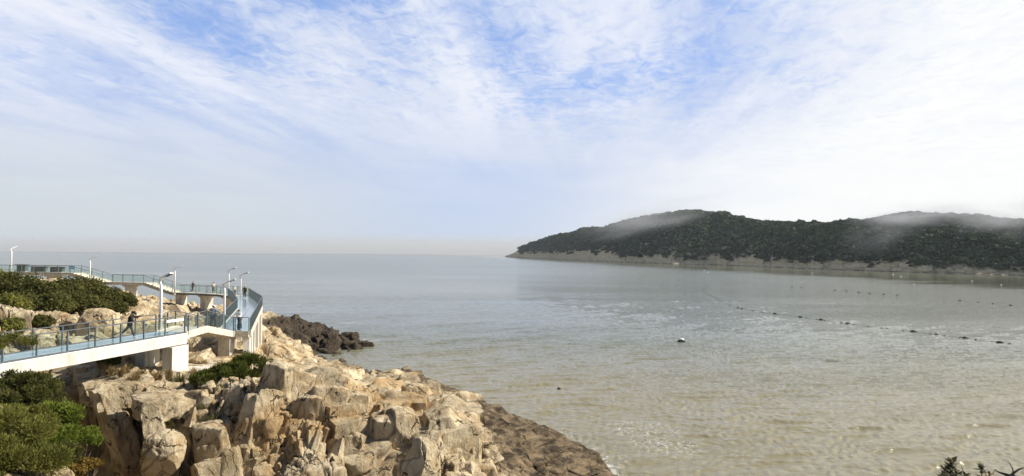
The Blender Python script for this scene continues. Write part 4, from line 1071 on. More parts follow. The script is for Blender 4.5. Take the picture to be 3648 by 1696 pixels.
# white strip sign on the footbridge railing
a = e1 - bd * 0.16 - bn * 0.10 + Vector((0, 0, 0.88)); b = e1 - bd * 1.72 - bn * 0.10 + Vector((0, 0, 0.88))
e = empty('sign', lerp(a, b, .5)); tag(e, 'blank white strip sign fixed inside the last glass panel of the footbridge', 'sign')
mb = MB(); mb.bar(a, b, 0.02, 0.17); mb.build('board', M_white, e)
for t in (.1, .9):
    q = lerp(a, b, t); mb = MB(); mb.bar(q, q + bn * 0.032, 0.03, 0.03); mb.build('bracket', M_steel, e)

# ------------------------------------------------------------------ lamps
def lamp(px, Y, zb, toppy, yaw, lab, arm=1.0, foot=True):
    p = aty(px, 1000, Y); top = aty(px, toppy, Y).z; h = top - zb; s_ = h / 4.0
    e = empty('lamp_post', (p.x, Y, zb)); tag(e, lab, 'street lamp', 'white lamp posts along the walkways')
    c, s = math.cos(yaw), math.sin(yaw)
    def P(u, v, z): return (p.x + u * c - v * s, Y + u * s + v * c, zb + z)
    mb = MB(); mb.tube([P(0, 0, 0.02), P(0, 0, h - 1.05), P(-0.02, 0, h - 0.85), P(-0.12, 0, h - 0.62), P(-0.13, 0, h - 0.48)], [0.105 * s_, 0.092 * s_, 0.088, 0.078, 0.065], 12)
    mb.build('pole', M_white, e, smooth=True)
    mb = MB()
    us = [(-0.17, h - 0.50, .10, .06), (0.05, h - 0.36, .13, .055), (0.40 * arm, h - 0.20, .17, .05), (0.95 * arm, h, .16, .035)]
    vs = []; 
    for u, z, w, t in us: vs += [P(u, -w, z - t), P(u, w, z - t), P(u, w, z + t), P(u, -w, z + t)]
    fs = [(0, 1, 2, 3), (15, 14, 13, 12)]
    for i in range(3):
        for k in range(4): fs.append((4 * i + k, 4 * i + 4 + k, 4 * i + 4 + (k + 1) % 4, 4 * i + (k + 1) % 4))
    mb.add(vs, fs); arm_ = mb.build('arm', M_white, e)
    mb = MB(); vs = []
    for u, z, w in ((0.45 * arm, h - 0.235, .12), (0.90 * arm, h - 0.065, .12)):
        vs += [P(u, -w, z - 0.03), P(u, w, z - 0.03), P(u, w, z + 0.01), P(u, -w, z + 0.01)]
    mb.add(vs, [(0, 1, 2, 3), (7, 6, 5, 4), (0, 4, 5, 1), (1, 5, 6, 2), (2, 6, 7, 3), (3, 7, 4, 0)]); mb.build('lamp_panel', M_greyc, e)
    mb = MB(); mb.tube([P(0, 0, -0.3 if foot else 0), P(0, 0, 0.02)], 0.16, 12); mb.build('base', M_conc, e)
lamp(39, 107.5, ZF + 2.4, 877, 0.9, 'white lamp post farthest left on the upper walkway', 0.8)
lamp(320, 104.2, ZF + 1.0, 912, 0.3, 'white lamp post beside the upper stairs above the bushes', 1.0)
lamp(623, 100.4, ZF - 0.1, 947, 0.25, 'white lamp post at the foot of the lower far stairs', 1.0)
lamp(575, 45.3, ZB - 0.1, 972, -0.4, 'tallest looking white lamp post beside the near footbridge', 1.0)
lamp(801, 56.3, ZP - 0.1, 994, 0.1, 'white lamp post behind the left railing of the lookout', 0.9)
lamp(815, 95.4, ZP - 0.1, 953, 0.0, 'white lamp post on the inner bend of the far walkway', 1.05)
lamp(858, 88.6, ZP - 0.1, 970, 0.0, 'white lamp post beside the person with the black backpack', 1.05)

# ------------------------------------------------------------------ people
DG = None
def skin_mesh(name, nodes, edges, mat, parent, sub=1):
    me = bpy.data.meshes.new(name + '_cage'); me.from_pydata([n[0] for n in nodes], edges, []); me.update()
    o = bpy.data.objects.new(name + '_cage', me); COL.objects.link(o)
    md = o.modifiers.new('s', 'SKIN'); md.use_smooth_shade = True
    lay = me.skin_vertices[0].data
    for i, n in enumerate(nodes): lay[i].radius = (n[1], n[1]) if not hasattr(n[1], '__len__') else n[1]; lay[i].use_root = (i == 0)
    sb_ = o.modifiers.new('u', 'SUBSURF'); sb_.levels = sub; sb_.render_levels = sub
    dg = bpy.context.evaluated_depsgraph_get(); dg.update()
    r = bpy.data.meshes.new_from_object(o.evaluated_get(dg)); r.name = name
    bpy.data.objects.remove(o); bpy.data.meshes.remove(me)
    r.materials.clear(); r.polygons.foreach_set('use_smooth', np.ones(len(r.polygons), bool))
    return link(name, r, mat, parent)

def person(lab, loc, yaw, h, legL=(0, 0), legR=(0, 0), armL=(0, 0, 10), armR=(0, 0, 10), lean=0, head=(0, 0), top=None, bottom=None, shoes=None, hat=None, hat_mat=None, skirt=None, bulk=1.0, pack=None, bag=None, phone=None):
    """x right, y forward, z up; leg (swing forward deg, knee bend deg), arm (raise forward, elbow bend, out)"""
    root = empty('person', loc, yaw); tag(root, lab, 'person')
    def leg(sx, a, kb):
        hip = Vector((sx * 0.055 * h, 0, 0)); A = R(a); th = 0.245 * h; sh = 0.235 * h
        knee = hip + Vector((sx * 0.008 * h, math.sin(A) * th, -math.cos(A) * th)); B = R(a - kb)
        ank = knee + Vector((0, math.sin(B) * sh, -math.cos(B) * sh)); return hip, knee, ank
    def armf(sx, a, eb, out):
        s0 = Vector((sx * 0.115 * h, 0, 0)); A = R(a); O_ = R(out); u = 0.17 * h; f = 0.15 * h
        d = Vector((sx * math.sin(O_), math.sin(A) * math.cos(O_), -math.cos(A) * math.cos(O_)))
        el_ = s0 + d * u; B = R(a + eb); d2 = Vector((sx * math.sin(O_) * 0.35, math.sin(B), -math.cos(B))).normalized()
        wr = el_ + d2 * f; return s0, el_, wr, d2
    LG = [leg(-1, *legL), leg(1, *legR)]
    foot = 0.045 * h; hipz = foot - min(LG[0][2].z, LG[1][2].z)
    hp = Vector((0, 0, hipz)); T = Matrix.Rotation(R(-lean), 3, 'X')
    def tor(x, y, z): return hp + T @ Vector((x * h, y * h, z * h))
    pel = hp; waist = tor(0, 0, .10); chest = tor(0, 0, .22); nb = tor(0, 0, .305); nk = tor(0, .012, .345)
    HT = T @ Matrix.Rotation(R(-head[0]), 3, 'X') @ Matrix.Rotation(R(head[1]), 3, 'Z')
    def hd(x, y, z): return nk + HT @ Vector((x * h, y * h, z * h))
    AR = []
    for sx, ar in ((-1, armL), (1, armR)):
        s0, e_, w_, d2 = armf(sx, *ar); sp = tor(sx * .105, 0, .285); AR.append((sp, sp + (e_ - s0), sp + (w_ - s0), d2))
    # body, one continuous surface
    nodes = [(pel, .075 * h), (waist, .062 * h), (chest, .075 * h), (nb, .042 * h), (nk, .030 * h), (hd(0, .012, .03), .040 * h), (hd(0, .010, .065), .050 * h), (hd(0, 0, .10), .038 * h),
             (hd(0, .066, .050), .010 * h), (hd(0, .055, .018), .016 * h)]
    ed = [(0, 1), (1, 2), (2, 3), (3, 4), (4, 5), (5, 6), (6, 7), (6, 8), (5, 9)]
    for sx in (-1, 1):
        nodes.append((hd(sx * .052, 0, .055), .009 * h)); ed.append((6, len(nodes) - 1))     # ears
    for i, (hip, kn, an) in enumerate(LG):
        b = len(nodes); f = Vector((0, .075 * h, -.025 * h))
        nodes += [(hp + hip, .055 * h), (hp + kn, .035 * h), (hp + an, .022 * h), (hp + an + f, .018 * h)]; ed += [(0, b), (b, b + 1), (b + 1, b + 2), (b + 2, b + 3)]
    for i, (sp, e_, w_, d2) in enumerate(AR):
        sx = -1 if i == 0 else 1; b = len(nodes); palm = w_ + d2 * .030 * h
        nodes += [(sp, .038 * h), (e_, .025 * h), (w_, .016 * h), (palm, .018 * h)]; ed += [(2, b), (b, b + 1), (b + 1, b + 2), (b + 2, b + 3)]
        lat = Vector((0, 1, 0)) - d2 * d2.y; lat = lat.normalized() if lat.length > .2 else Vector((0, 0, 1)); inw = lat.cross(d2)
        for k, ln in enumerate((.036, .042, .039, .030)):
            q = palm + lat * ((1.5 - k) * .0085 * h) + d2 * .012 * h; m1 = q + d2 * ln * .5 * h; m2 = m1 + (d2 + inw * (-sx * .5)).normalized() * ln * .5 * h; c = len(nodes)
            nodes += [(q, .0055 * h), (m1, .005 * h), (m2, .004 * h)]; ed += [(b + 3, c), (c, c + 1), (c + 1, c + 2)]
        q = w_ + d2 * .012 * h + lat * .016 * h; c = len(nodes); nodes += [(q, .006 * h), (q + (lat + d2).normalized() * .026 * h, .005 * h)]; ed += [(b + 2, c), (c, c + 1)]
    skin_mesh('body', nodes, ed, M_skin, root)
    # jacket
    B = bulk
    n2 = [(tor(0, 0, .02), .092 * h * B), (tor(0, 0, .11), .088 * h * B), (tor(0, 0, .20), .094 * h * B), (tor(0, 0, .275), .070 * h * B), (tor(0, .003, .315), .045 * h)]
    e2 = [(0, 1), (1, 2), (2, 3), (3, 4)]
    for sp, e_, w_, d2 in AR:
        b = len(n2); n2 += [(sp, .050 * h * B), (e_, .038 * h * B), (w_ - d2 * .01 * h, .027 * h * B)]; e2 += [(3, b), (b, b + 1), (b + 1, b + 2)]
    skin_mesh('jacket', n2, e2, top, root)
    if skirt:
        zt, zb_, rt, rb = skirt; mb = MB(); ring = []
        for k in range(8):
            t = k / 7; mb_r = (rt + (rb - rt) * t ** .8) * h; ring.append((t, mb_r))
        pts = [(0, -.0 * h, (zt + (zb_ - zt) * t) * h) for t, r_ in ring]; mb.tube(pts, [r_ * (1 + .0) for t, r_ in ring], 16)
        link('skirt', mb.mesh('skirt', True), bottom, root)
    n3 = [(hp + Vector((0, 0, .02 * h)), .082 * h)]; e3 = []
    for hip, kn, an in LG:
        b = len(n3); n3 += [(hp + hip - Vector((0, 0, .01 * h)), .062 * h), (hp + kn, .046 * h), (hp + an + Vector((0, 0, .01 * h)), .036 * h)]; e3 += [(0, b), (b, b + 1), (b + 1, b + 2)]
    skin_mesh('trousers', n3, e3, M_greyc if skirt else bottom, root)
    for hip, kn, an in LG:
        mb = MB(); a = hp + an; mb.ball(a + Vector((0, .035 * h, -.022 * h)), 1, 12, 8, (.028 * h, .078 * h, .023 * h)); link('shoe', mb.mesh('shoe', True), shoes, root)
    # hair or hat, eyes
    mb = MB(); q = hd(0, -.008, .075); mb.ball(q, .062 * h, 14, 9, (.95, 1.08, .98)); 
    for i, v in enumerate(mb.v):           # cut the face side free
        d = HT.transposed() @ (Vector(v) - q)
        if d.y > .012 * h and d.z < .022 * h: mb.v[i] = tuple(q + HT @ Vector((d.x * .7, min(d.y, .012 * h), d.z)))
    link('hair', mb.mesh('hair', True), M_hair, root)
    for sx in (-1, 1):
        mb = MB(); mb.ball(hd(sx * .019, .054, .058), .006 * h, 8, 6); link('eye', mb.mesh('eye', True), M_black, root)
    if hat:
        mb = MB(); mb.ball(hd(0, 0, .095), .064 * h, 14, 8, (1, 1.1, .75))
        if hat == 'cap': mb.tube([hd(0, .05, .085), hd(0, .115, .072)], [.045 * h, .035 * h], 10)
        else: mb.tube([hd(0, 0, .080), hd(0, 0, .092)], [.115 * h, .08 * h], 16)
        link('hat', mb.mesh('hat', True), hat_mat, root)
    if pack:
        mb = MB(); mb.ball(tor(pack, -.13, .19), 1, 12, 9, (.10 * h, .075 * h, .135 * h)); o = link('backpack', mb.mesh('backpack', True), M_black, None); 
        o.location = root.location; o.rotation_euler = root.rotation_euler; tag(o, 'black rounded backpack worn on the back of the person in the white cap', 'backpack')
        mb = MB()
        for sx in (-1, 1): mb.tube([tor(pack + sx * .05, -.07, .30), tor(sx * .07, .04, .315), tor(sx * .08, .105, .24), tor(pack + sx * .08, -.06, .10)], .010 * h, 6)
        link('strap', mb.mesh('strap', True), M_black, o)
    if bag:
        mb = MB(); mb.ball(tor(-.10, .06, .07), 1, 12, 8, (.045 * h, .07 * h, .055 * h)); o = link('shoulder_bag', mb.mesh('bag', True), M_brownc, None)
        o.location = root.location; o.rotation_euler = root.rotation_euler; tag(o, 'brown shoulder bag on the hip of the person in black', 'bag')
    if phone:
        i = 1 if phone > 0 else 0; q = AR[i][2] + AR[i][3] * .06 * h
        mb = MB(); mb.box((0, 0, 0), (.045 * h, .012, .085 * h)); o = link('phone', mb.mesh('phone'), M_black, None); o.location = Matrix.Rotation(yaw, 3, 'Z') @ q + root.location; o.rotation_euler = (R(-30), 0, yaw)
        tag(o, lab_phone, 'phone')
    return root
def yaw_to(a): return -R(a)          # facing azimuth a degrees clockwise from +Y
q = atz(462, 1204, ZB); lab_phone = 'black phone held out by the person walking on the near footbridge'
person('person in a black jacket and dark trousers striding across the near footbridge', (q.x, q.y, ZB), yaw_to(70), 1.72, legL=(-33, 12), legR=(22, 6), armL=(70, 45, 8), armR=(20, 40, 8), lean=8, head=(25, 0), top=M_black, bottom=M_greyc, shoes=M_whitec, hat='cap', hat_mat=M_black, bulk=1.12, phone=-1)
q = atz(757, 1169, ZB - 0.32)
person('person in a denim jacket and white cap seen from behind on the near stair', (q.x, q.y, ZB - (ZB - ZP) / 6 * 2), yaw_to(15), 1.70, legL=(-4, 2), legR=(14, 16), armL=(5, 15, 14), armR=(35, 25, 45), lean=4, head=(10, 0), top=M_denim, bottom=M_black, shoes=M_black, hat='cap', hat_mat=M_whitec, bulk=1.32)
q = atz(853, 1174, ZP)
person('person in a long dark skirt and pale sleeves looking down on the lookout', (q.x, q.y, ZP), yaw_to(205), 1.62, legL=(2, 0), legR=(-2, 0), armL=(25, 80, 6), armR=(25, 75, 6), lean=2, head=(28, 0), top=M_whitec, bottom=M_navy, shoes=M_black, skirt=(.60, .06, .075, .115), bulk=0.92)
q = atz(872, 1062, ZP)
person('person in olive jacket and white cap walking away at the far end of the lookout', (q.x, q.y, ZP), yaw_to(-20), 1.70, legL=(10, 6), legR=(-8, 4), armL=(18, 30, 18), armR=(5, 15, 10), lean=3, head=(0, 0), top=M_olive, bottom=M_black, shoes=M_whitec, hat='cap', hat_mat=M_whitec, bulk=1.15, pack=0.04)
person('small person in white sun hat by the bend of the far walkway', (-39.9, 96.3, ZP), yaw_to(120), 1.32, top=M_cream, bottom=M_greyc, shoes=M_black, hat='sun', hat_mat=M_whitec, armL=(20, 20, 8), armR=(20, 20, 8))
q = aty(686, 1040, 102.0)
person('person in a black jacket with a brown bag walking on the far walkway', (q.x, 102.0, ZP), yaw_to(95), 1.66, legL=(-18, 14), legR=(14, 8), armL=(10, 30, 8), armR=(12, 30, 8), lean=3, head=(15, 0), top=M_black, bottom=M_black, shoes=M_cream, hat=None, bulk=1.15, bag=True)
q = aty(758, 1040, 99.4)
person('person in a cream jacket and dark skirt standing on the far walkway', (q.x, 99.6, ZP), yaw_to(-50), 1.68, legL=(4, 0), legR=(-4, 0), armL=(25, 40, 8), armR=(8, 20, 10), lean=2, head=(5, 0), top=M_cream, bottom=M_greyc, shoes=M_whitec, skirt=(.58, .26, .075, .11), bulk=1.12)

# ------------------------------------------------------------------ plants
def leaves(n, cen, rad, rs, size, clumps=26, elong=1.6, needles=False, droop=0.0):
    cd = rs.normal(size=(clumps, 3)); cd /= np.linalg.norm(cd, axis=1)[:, None]; cd[:, 2] = np.abs(cd[:, 2]) * 1.0 - 0.25
    cr = rs.uniform(0.45, 1.0, (clumps, 1)) ** .6; CC = cd * cr * np.array(rad) * 0.85; csz = rs.uniform(0.20, 0.42, clumps) * min(rad[0], rad[2] * 1.4)
    k = rs.integers(0, clumps, n); d = rs.normal(size=(n, 3)); d /= np.linalg.norm(d, axis=1)[:, None]
    P = CC[k] + d * (csz[k] * rs.uniform(0.35, 1.12, n))[:, None] * np.array((1, 1, .8))
    up = np.array((0, 0, 1.0)); nrm = d * 0.5 + rs.normal(0, .55, (n, 3)) + up * 0.25
    nrm /= np.linalg.norm(nrm, axis=1)[:, None]; ax = np.cross(nrm, rs.normal(size=(n, 3))); ax /= np.maximum(np.linalg.norm(ax, axis=1), 1e-6)[:, None]
    if needles: ax = d * .8 + ax * .5 + up * .5; ax /= np.linalg.norm(ax, axis=1)[:, None]; nrm = np.cross(ax, rs.normal(size=(n, 3))); nrm /= np.linalg.norm(nrm, axis=1)[:, None]
    bx = np.cross(nrm, ax); L = (size * rs.uniform(.6, 1.4, n))[:, None]; Wd = L / (elong * 2)
    V = np.stack((P - ax * L * .5, P + bx * Wd, P + ax * L * .5, P - bx * Wd), 1).reshape(-1, 3)
    return V, CC
def shrub(px, py, Y, rw, rh, mat, lab, n=5000, size=0.10, elong=1.6, needles=False, clumps=26, group=None, name='shrub', seed=0, rd=None, rootdx=0.0):
    rs = np.random.default_rng(int(px * 7 + py * 3 + Y) + seed); c = aty(px, py, Y)
    if group == HB: c.z += 0.25; rh *= 1.15
    if group == LBN: n = int(n * 1.4); size *= 1.5; clumps = 17
    V, CC = leaves(n, c, (rw, rd or rw, rh), rs, size, clumps, elong, needles)
    gz = float(hb(c.x, c.y)); gz = min(gz, c.z - rh * .6)
    e = empty(name, (c.x, c.y, gz)); tag(e, lab, name.replace('_', ' '), group)
    dz_ = c.z - gz; V = V + np.array((0, 0, dz_))
    link('foliage', mesh_np('foliage', V, np.arange(len(V)).reshape(-1, 4)), mat, e)
    mb = MB()
    for i in range(7):
        q = CC[i % len(CC)]; m_ = Vector((q[0] * .35 + rs.normal(0, .05), q[1] * .35, dz_ * .5 + q[2] * .3))
        mb.tube([(rootdx + rs.normal(0, .05), rs.normal(0, .05), -.1 if not rootdx else dz_ - .8), (m_.x + rootdx * .5, m_.y, dz_ - .25) if rootdx else m_, (q[0], q[1], dz_ + q[2])], [.045, .03, .012], 6)
    link('stem', mb.mesh('stem', True), M_bark, e)
    return e
LBN = 'bushes in the lower left corner'
HB = 'dark bushes on the hill behind the footbridge'
for i, (px, py, Y, rw, rh, w) in enumerate([
        (-40, 1020, 60, 2.6, 1.5, 'partly cut off by the left picture edge, highest of the hill bushes'), (55, 1035, 61, 2.6, 1.7, 'dark round bush on the hill crest right below the farthest left lamp'), (140, 1050, 60, 2.2, 1.1, 'low bush in the dip of the hill crest under the upper walkway'),
        (215, 1048, 63, 2.0, 1.3, 'bush on the hill crest left of the second lamp'), (290, 1045, 66, 2.3, 1.6, 'tallest dense bush standing in front of the second lamp'), (370, 1068, 66, 2.0, 1.3, 'bush sloping down below the second far pier'),
        (440, 1082, 67, 1.5, 0.9, 'small bush at the right end of the hill crest'), (10, 1110, 52, 2.0, 1.3, 'bush on the hill side near the left picture edge'), (90, 1100, 55, 2.0, 1.1, 'bush in the middle row above the pale rock on the hill side'),
        (175, 1095, 56, 1.8, 1.0, 'middle row bush left of the shaded hollow'), (250, 1090, 59, 1.8, 1.1, 'middle row bush above the cracked hill rocks'), (330, 1100, 60, 1.6, 1.0, 'middle row bush left of the golden slope'),
        (405, 1112, 62, 1.3, 0.8, 'low bush beside the golden rock slope'), (15, 1180, 45, 1.4, 0.9, 'yellow green bush just above the footbridge railing at the left'), (150, 1160, 49, 0.8, 0.5, 'small bush between the rocks above the footbridge railing')]):
    mt = M_lolive if i in (0, 7, 13) else M_lshrub
    shrub(px, py, Y, rw, rh, mt, w if 'bush' in w.split('of')[0] else 'dark bush ' + w, n=5200, size=0.20, group=HB, clumps=34)
shrub(15, 1222, 25.5, 1.15, 0.50, M_lolive, 'feathery pine branches reaching over the left end of the footbridge', n=7000, size=0.10, elong=5, needles=True, name='pine_shrub', clumps=22, rootdx=-2.6)
LB = 'bushes in the lower left corner'
for px, py, Y, rw, rh, mt, lab, nd, sz, nn in [
        (40, 1430, 30, 2.0, 1.1, M_lshrub, 'dull green bush right under the left end of the footbridge', True, 0.11, 9000),
        (130, 1390, 33, 1.2, 0.8, M_lshrub, 'dark green bush in the shade of the footbridge by the lit rock', False, 0.10, 6000),
        (20, 1560, 24, 1.8, 1.2, M_lolive, 'fine leaved grey green bush along the lower left picture edge', True, 0.09, 11000),
        (150, 1465, 30, 1.5, 0.8, M_lshrub, 'dark green shrub behind the bright pine shrubs at the gully rim', True, 0.11, 8000),
        (55, 1375, 31, 1.9, 0.8, M_lshrub, 'dark bush highest in the corner thicket touching the bridge shadow', True, 0.11, 8000),
        (60, 1500, 27, 1.4, 0.9, M_lolive, 'grey green bush in the middle of the lower left thicket', True, 0.10, 8000),
        (200, 1630, 25, 0.9, 0.6, M_lshrub, 'dark low bush below the bright pine shrubs', True, 0.10, 6000),
        (110, 1660, 22.5, 1.3, 0.9, M_lolive, 'tangled olive bush in the very bottom left corner', True, 0.09, 9000),
        (190, 1490, 28, 1.35, 0.8, M_lbright, 'bright green pine shrub leaning out over the dark gully', True, 0.11, 9000),
        (275, 1560, 27.5, 1.0, 0.55, M_lbright, 'bright green pine shrub lowest over the dark gully', True, 0.11, 7000),
        (170, 1560, 26, 1.0, 0.8, M_lbright, 'mid green pine shrub between the corner bush and the bright shrubs', True, 0.10, 7000),
        (315, 1655, 27, 0.62, 0.32, M_lrust, 'small rusty orange shrub at the bottom of the gully', False, 0.08, 2500),
        (240, 1680, 25, 0.7, 0.35, M_lrust, 'faded brown green shrub on the lit rock at the bottom left', False, 0.08, 2500)]:
    shrub(px, py, Y, rw, rh, mt, lab, n=nn, size=sz, elong=4 if nd else 1.7, needles=nd, group=LB, name='pine_shrub' if 'pine' in lab else 'shrub', clumps=30)
CB = 'pine shrubs around the lookout piers'
for px, py, Y, rw, rh, mt, lab, nn in [
        (745, 1345, 39.0, 1.2, 0.55, M_lpine, 'dark pine shrub at the left end of the clump below the lookout', 6500),
        (815, 1335, 39.6, 1.35, 0.8, M_lpine, 'dark pine shrub in the middle of the clump below the lookout', 9000),
        (895, 1300, 40.5, 1.35, 0.85, M_lpine, 'tallest pine shrub in front of the lookout piers', 9000),
        (930, 1345, 40.0, 0.9, 0.7, M_lolive, 'yellowish pine shrub at the right end of the clump below the lookout', 6500),
        (850, 1385, 38.2, 1.4, 0.45, M_lolive, 'low yellow green shrub at the front of the clump below the lookout', 7000),
        (400, 1285, 41.0, 1.3, 0.35, M_lpine, 'dark low shrub in the shade under the right end of the footbridge', 5000),
        (845, 1500, 35.6, 0.40, 0.45, M_lrust, 'small brown green shrub growing on the cliff face', 1800),
        (790, 1450, 36.5, 0.45, 0.30, M_lpine, 'small dark shrub on the cliff edge below the pine clump', 1800)]:
    shrub(px, py, Y, rw, rh, mt, lab, n=nn, size=0.21, elong=5.5, needles=True, group=CB, name='pine_shrub', clumps=16)

# grass tufts
def tuft_mesh(seed, n=110, h=0.55, spread=0.38):
    rs = np.random.default_rng(seed); V = []; Fq = []
    for i in range(n):
        a = rs.uniform(0, 2 * math.pi); r = spread * rs.uniform(0, 1); L = h * rs.uniform(.6, 1.2); b = rs.uniform(0, .12)
        d = np.array((math.cos(a), math.sin(a), 0)); s = np.array((-d[1], d[0], 0)) * .012
        p0 = d * b; p1 = d * (b + r * .45) + np.array((0, 0, L * .65)); p2 = d * (b + r * 1.25) + np.array((0, 0, L * (.85 - .5 * r / spread * rs.random())))
        k = len(V); V += [p0 - s, p0 + s, p1 + s, p1 - s, p2 + s * .3, p2 - s * .3]; Fq += [(k, k + 1, k + 2, k + 3), (k + 3, k + 2, k + 4, k + 5)]
    return mesh_np('grass_tuft', np.array(V), Fq)
TM = [tuft_mesh(i) for i in range(4)]
TM2 = []
for m_, mt in ((0, M_dry), (1, M_dry), (2, M_dgrass), (3, M_dgrass)): TM[m_].materials.append(mt)
spots = [(360, 1300, 39.5, 'dry'), (395, 1318, 39, 'dry'), (430, 1325, 38.6, 'dry'), (465, 1335, 38.6, 'dry'), (500, 1330, 39.4, 'dry'), (535, 1340, 39.6, 'dry'), (450, 1305, 40, 'dry'), (560, 1350, 39.5, 'dry'), (600, 1345, 40, 'dry'), (480, 1355, 38, 'dry'), (520, 1365, 38.3, 'dry'), (690, 1350, 41.5, 'dry'), (725, 1300, 46, 'dry'),
         (640, 1375, 39, 'dull'), (700, 1400, 38.6, 'dull'), (660, 1430, 37.4, 'dull'), (720, 1470, 36, 'dull'), (760, 1500, 35.4, 'dull'), (730, 1530, 34.8, 'dull'), (800, 1560, 34.4, 'dull'), (850, 1590, 34, 'dull'), (780, 1620, 33.8, 'dull'), (600, 1510, 35.4, 'dull'), (860, 1430, 37.6, 'dull'), (930, 1405, 40, 'dull'), (960, 1350, 45, 'dry'), (990, 1390, 44.5, 'dry'), (690, 1500, 35.4, 'dull'), (880, 1640, 33.6, 'dull')]
for i, (px, py, Y, kd) in enumerate(spots):
    p = aty(px, py, Y); z = ground(p.x, p.y)
    if abs(z - p.z) < 1.5: pass
    else: z = p.z - 0.25
    o = link('grass_tuft', TM[(i % 2) + (0 if kd == 'dry' else 2)], None, loc=(p.x, p.y, min(z, p.z + .1) - 0.05)); o.rotation_euler = (0, 0, i * 1.7); sc_ = random.uniform(1.0, 1.7); o.scale = (sc_, sc_, sc_ * random.uniform(.8, 1.1))
    if kd == 'dry': tag(o, 'straw coloured grass tuft on the rocks around the footbridge pier and pines', 'grass tuft', 'dry grass tufts by the pier')
    else: tag(o, 'dull green grass tuft hanging on the cracked cliff below the pines', 'grass tuft', 'grass tufts on the cliff')

# plants in the lower right corner, close to the camera
M_lweed = leaf_mat('weed_leaves', (0.03, 0.035, 0.012), (0.08, 0.08, 0.03), 0.2, 20)
def weed(px, py, Y, lab, n=16, seed=0, mat=None, bare=False, tilt=0.0):
    rs = np.random.default_rng(seed); top = aty(px, py, Y); zb = 15.2 - .45 * math.hypot(top.x, top.y) - .1
    e = empty('bare_shrub' if bare else 'weed', (top.x, top.y, zb)); tag(e, lab, 'shrub' if bare else 'weed')
    H_ = top.z - zb; mb = MB(); pts = [Vector((tilt * (t ** 2) + .015 * math.sin(5 * t + seed), 0, H_ * t)) for t in np.linspace(0, 1, 12)]
    mb.tube(pts, list(np.linspace(.012, .0022, 12)), 6)
    for i in range(5):
        t = rs.uniform(.93, 1.0); q = pts[10].lerp(pts[11], (t - .909) / .091); d = Vector((rs.normal(0, 1), rs.normal(0, .6), .9)).normalized() * rs.uniform(.02, .045)
        mb.tube([q, q + d * .6, q + d + Vector((0, 0, .012))], [.002, .0016, .001], 5)
    link('stem', mb.mesh('stem', True), M_bark, e)
    if not bare:
        V = []
        for i in range(2 * n):
            t = 1 - .09 * rs.random() ** 1.3; q = np.array(pts[10].lerp(pts[11], max(0, (t - .909) / .091))); a = rs.uniform(0, 6.28); L = rs.uniform(.018, .045)
            d = np.array((math.cos(a), math.sin(a), rs.uniform(-.1, .7))); d /= np.linalg.norm(d); s = np.cross(d, (0, 0, 1)); s = s / np.linalg.norm(s) * L * .30
            V += [q, q + d * L * .5 + s, q + d * L, q + d * L * .5 - s]
        link('leaves', mesh_np('leaves', np.array(V), np.arange(len(V)).reshape(-1, 4)), mat or M_lweed, e)
        mb = MB(); mb.ball(pts[-1], .006, 8, 6, (1, 1, 1.3)); link('flower_head', mb.mesh('flower_head', True), M_brownc, e)
weed(3378, 1642, 3.2, 'tall dark leafy weed in the bottom right corner', 60, 3)
weed(3360, 1672, 3.3, 'shorter leafy weed left of the tall weed', 40, 4)
weed(3412, 1680, 3.1, 'thin curled weed right of the tall weed', 26, 5)
weed(3447, 1685, 3.1, 'sparse small weed between the tall weed and the dead branch', 20, 6)
weed(3494, 1664, 3.2, 'slender weed with a single seed head', 24, 8)
weed(3512, 1683, 3.0, 'pale yellowish weed left of the dead branch', 30, 9, M_dry)
p = aty(3620, 1690, 3.0); e = empty('bare_shrub', (p.x, p.y, 15.2 - .45 * math.hypot(p.x, p.y))); tag(e, 'black bare forked branch at the right picture edge', 'branch')
def q3(px, py, Y=3.0): return aty(px, py, Y)
mb = MB(); mb.tube([(p.x + .12, p.y, e.location.z - .05), q3(3660, 1720), q3(3610, 1700), q3(3592, 1694), q3(3575, 1688), q3(3553, 1680), q3(3545, 1673)], [.02, .017, .011, .007, .005, .003, .0015], 8); mb.build('branch', M_black, e, True)
mb = MB(); mb.tube([q3(3600, 1697), q3(3612, 1684), q3(3630, 1672), q3(3652, 1664)], [.007, .005, .004, .003], 8); mb.build('branch', M_bark, e, True)
mb = MB(); mb.tube([q3(3610, 1686), q3(3608, 1670), q3(3596, 1650), q3(3590, 1643)], [.003, .0022, .0015, .001], 6); mb.build('twig', M_bark, e, True)
# driftwood on the rock
a = aty(1508, 1497, 38.8); e = empty('driftwood', a); tag(e, 'dark driftwood branch lying on the pale rocks above the largest boulder', 'driftwood')
mb = MB(); mb.tube([aty(1508, 1498, 38.8), aty(1535, 1500, 38.7), aty(1560, 1505, 38.6), aty(1590, 1500, 38.6)], [.03, .06, .07, .02], 8); mb.tube([aty(1540, 1500, 38.7), aty(1552, 1490, 38.8), aty(1556, 1484, 38.8)], [.04, .03, .01], 6); mb.build('branch', M_black, e, True)

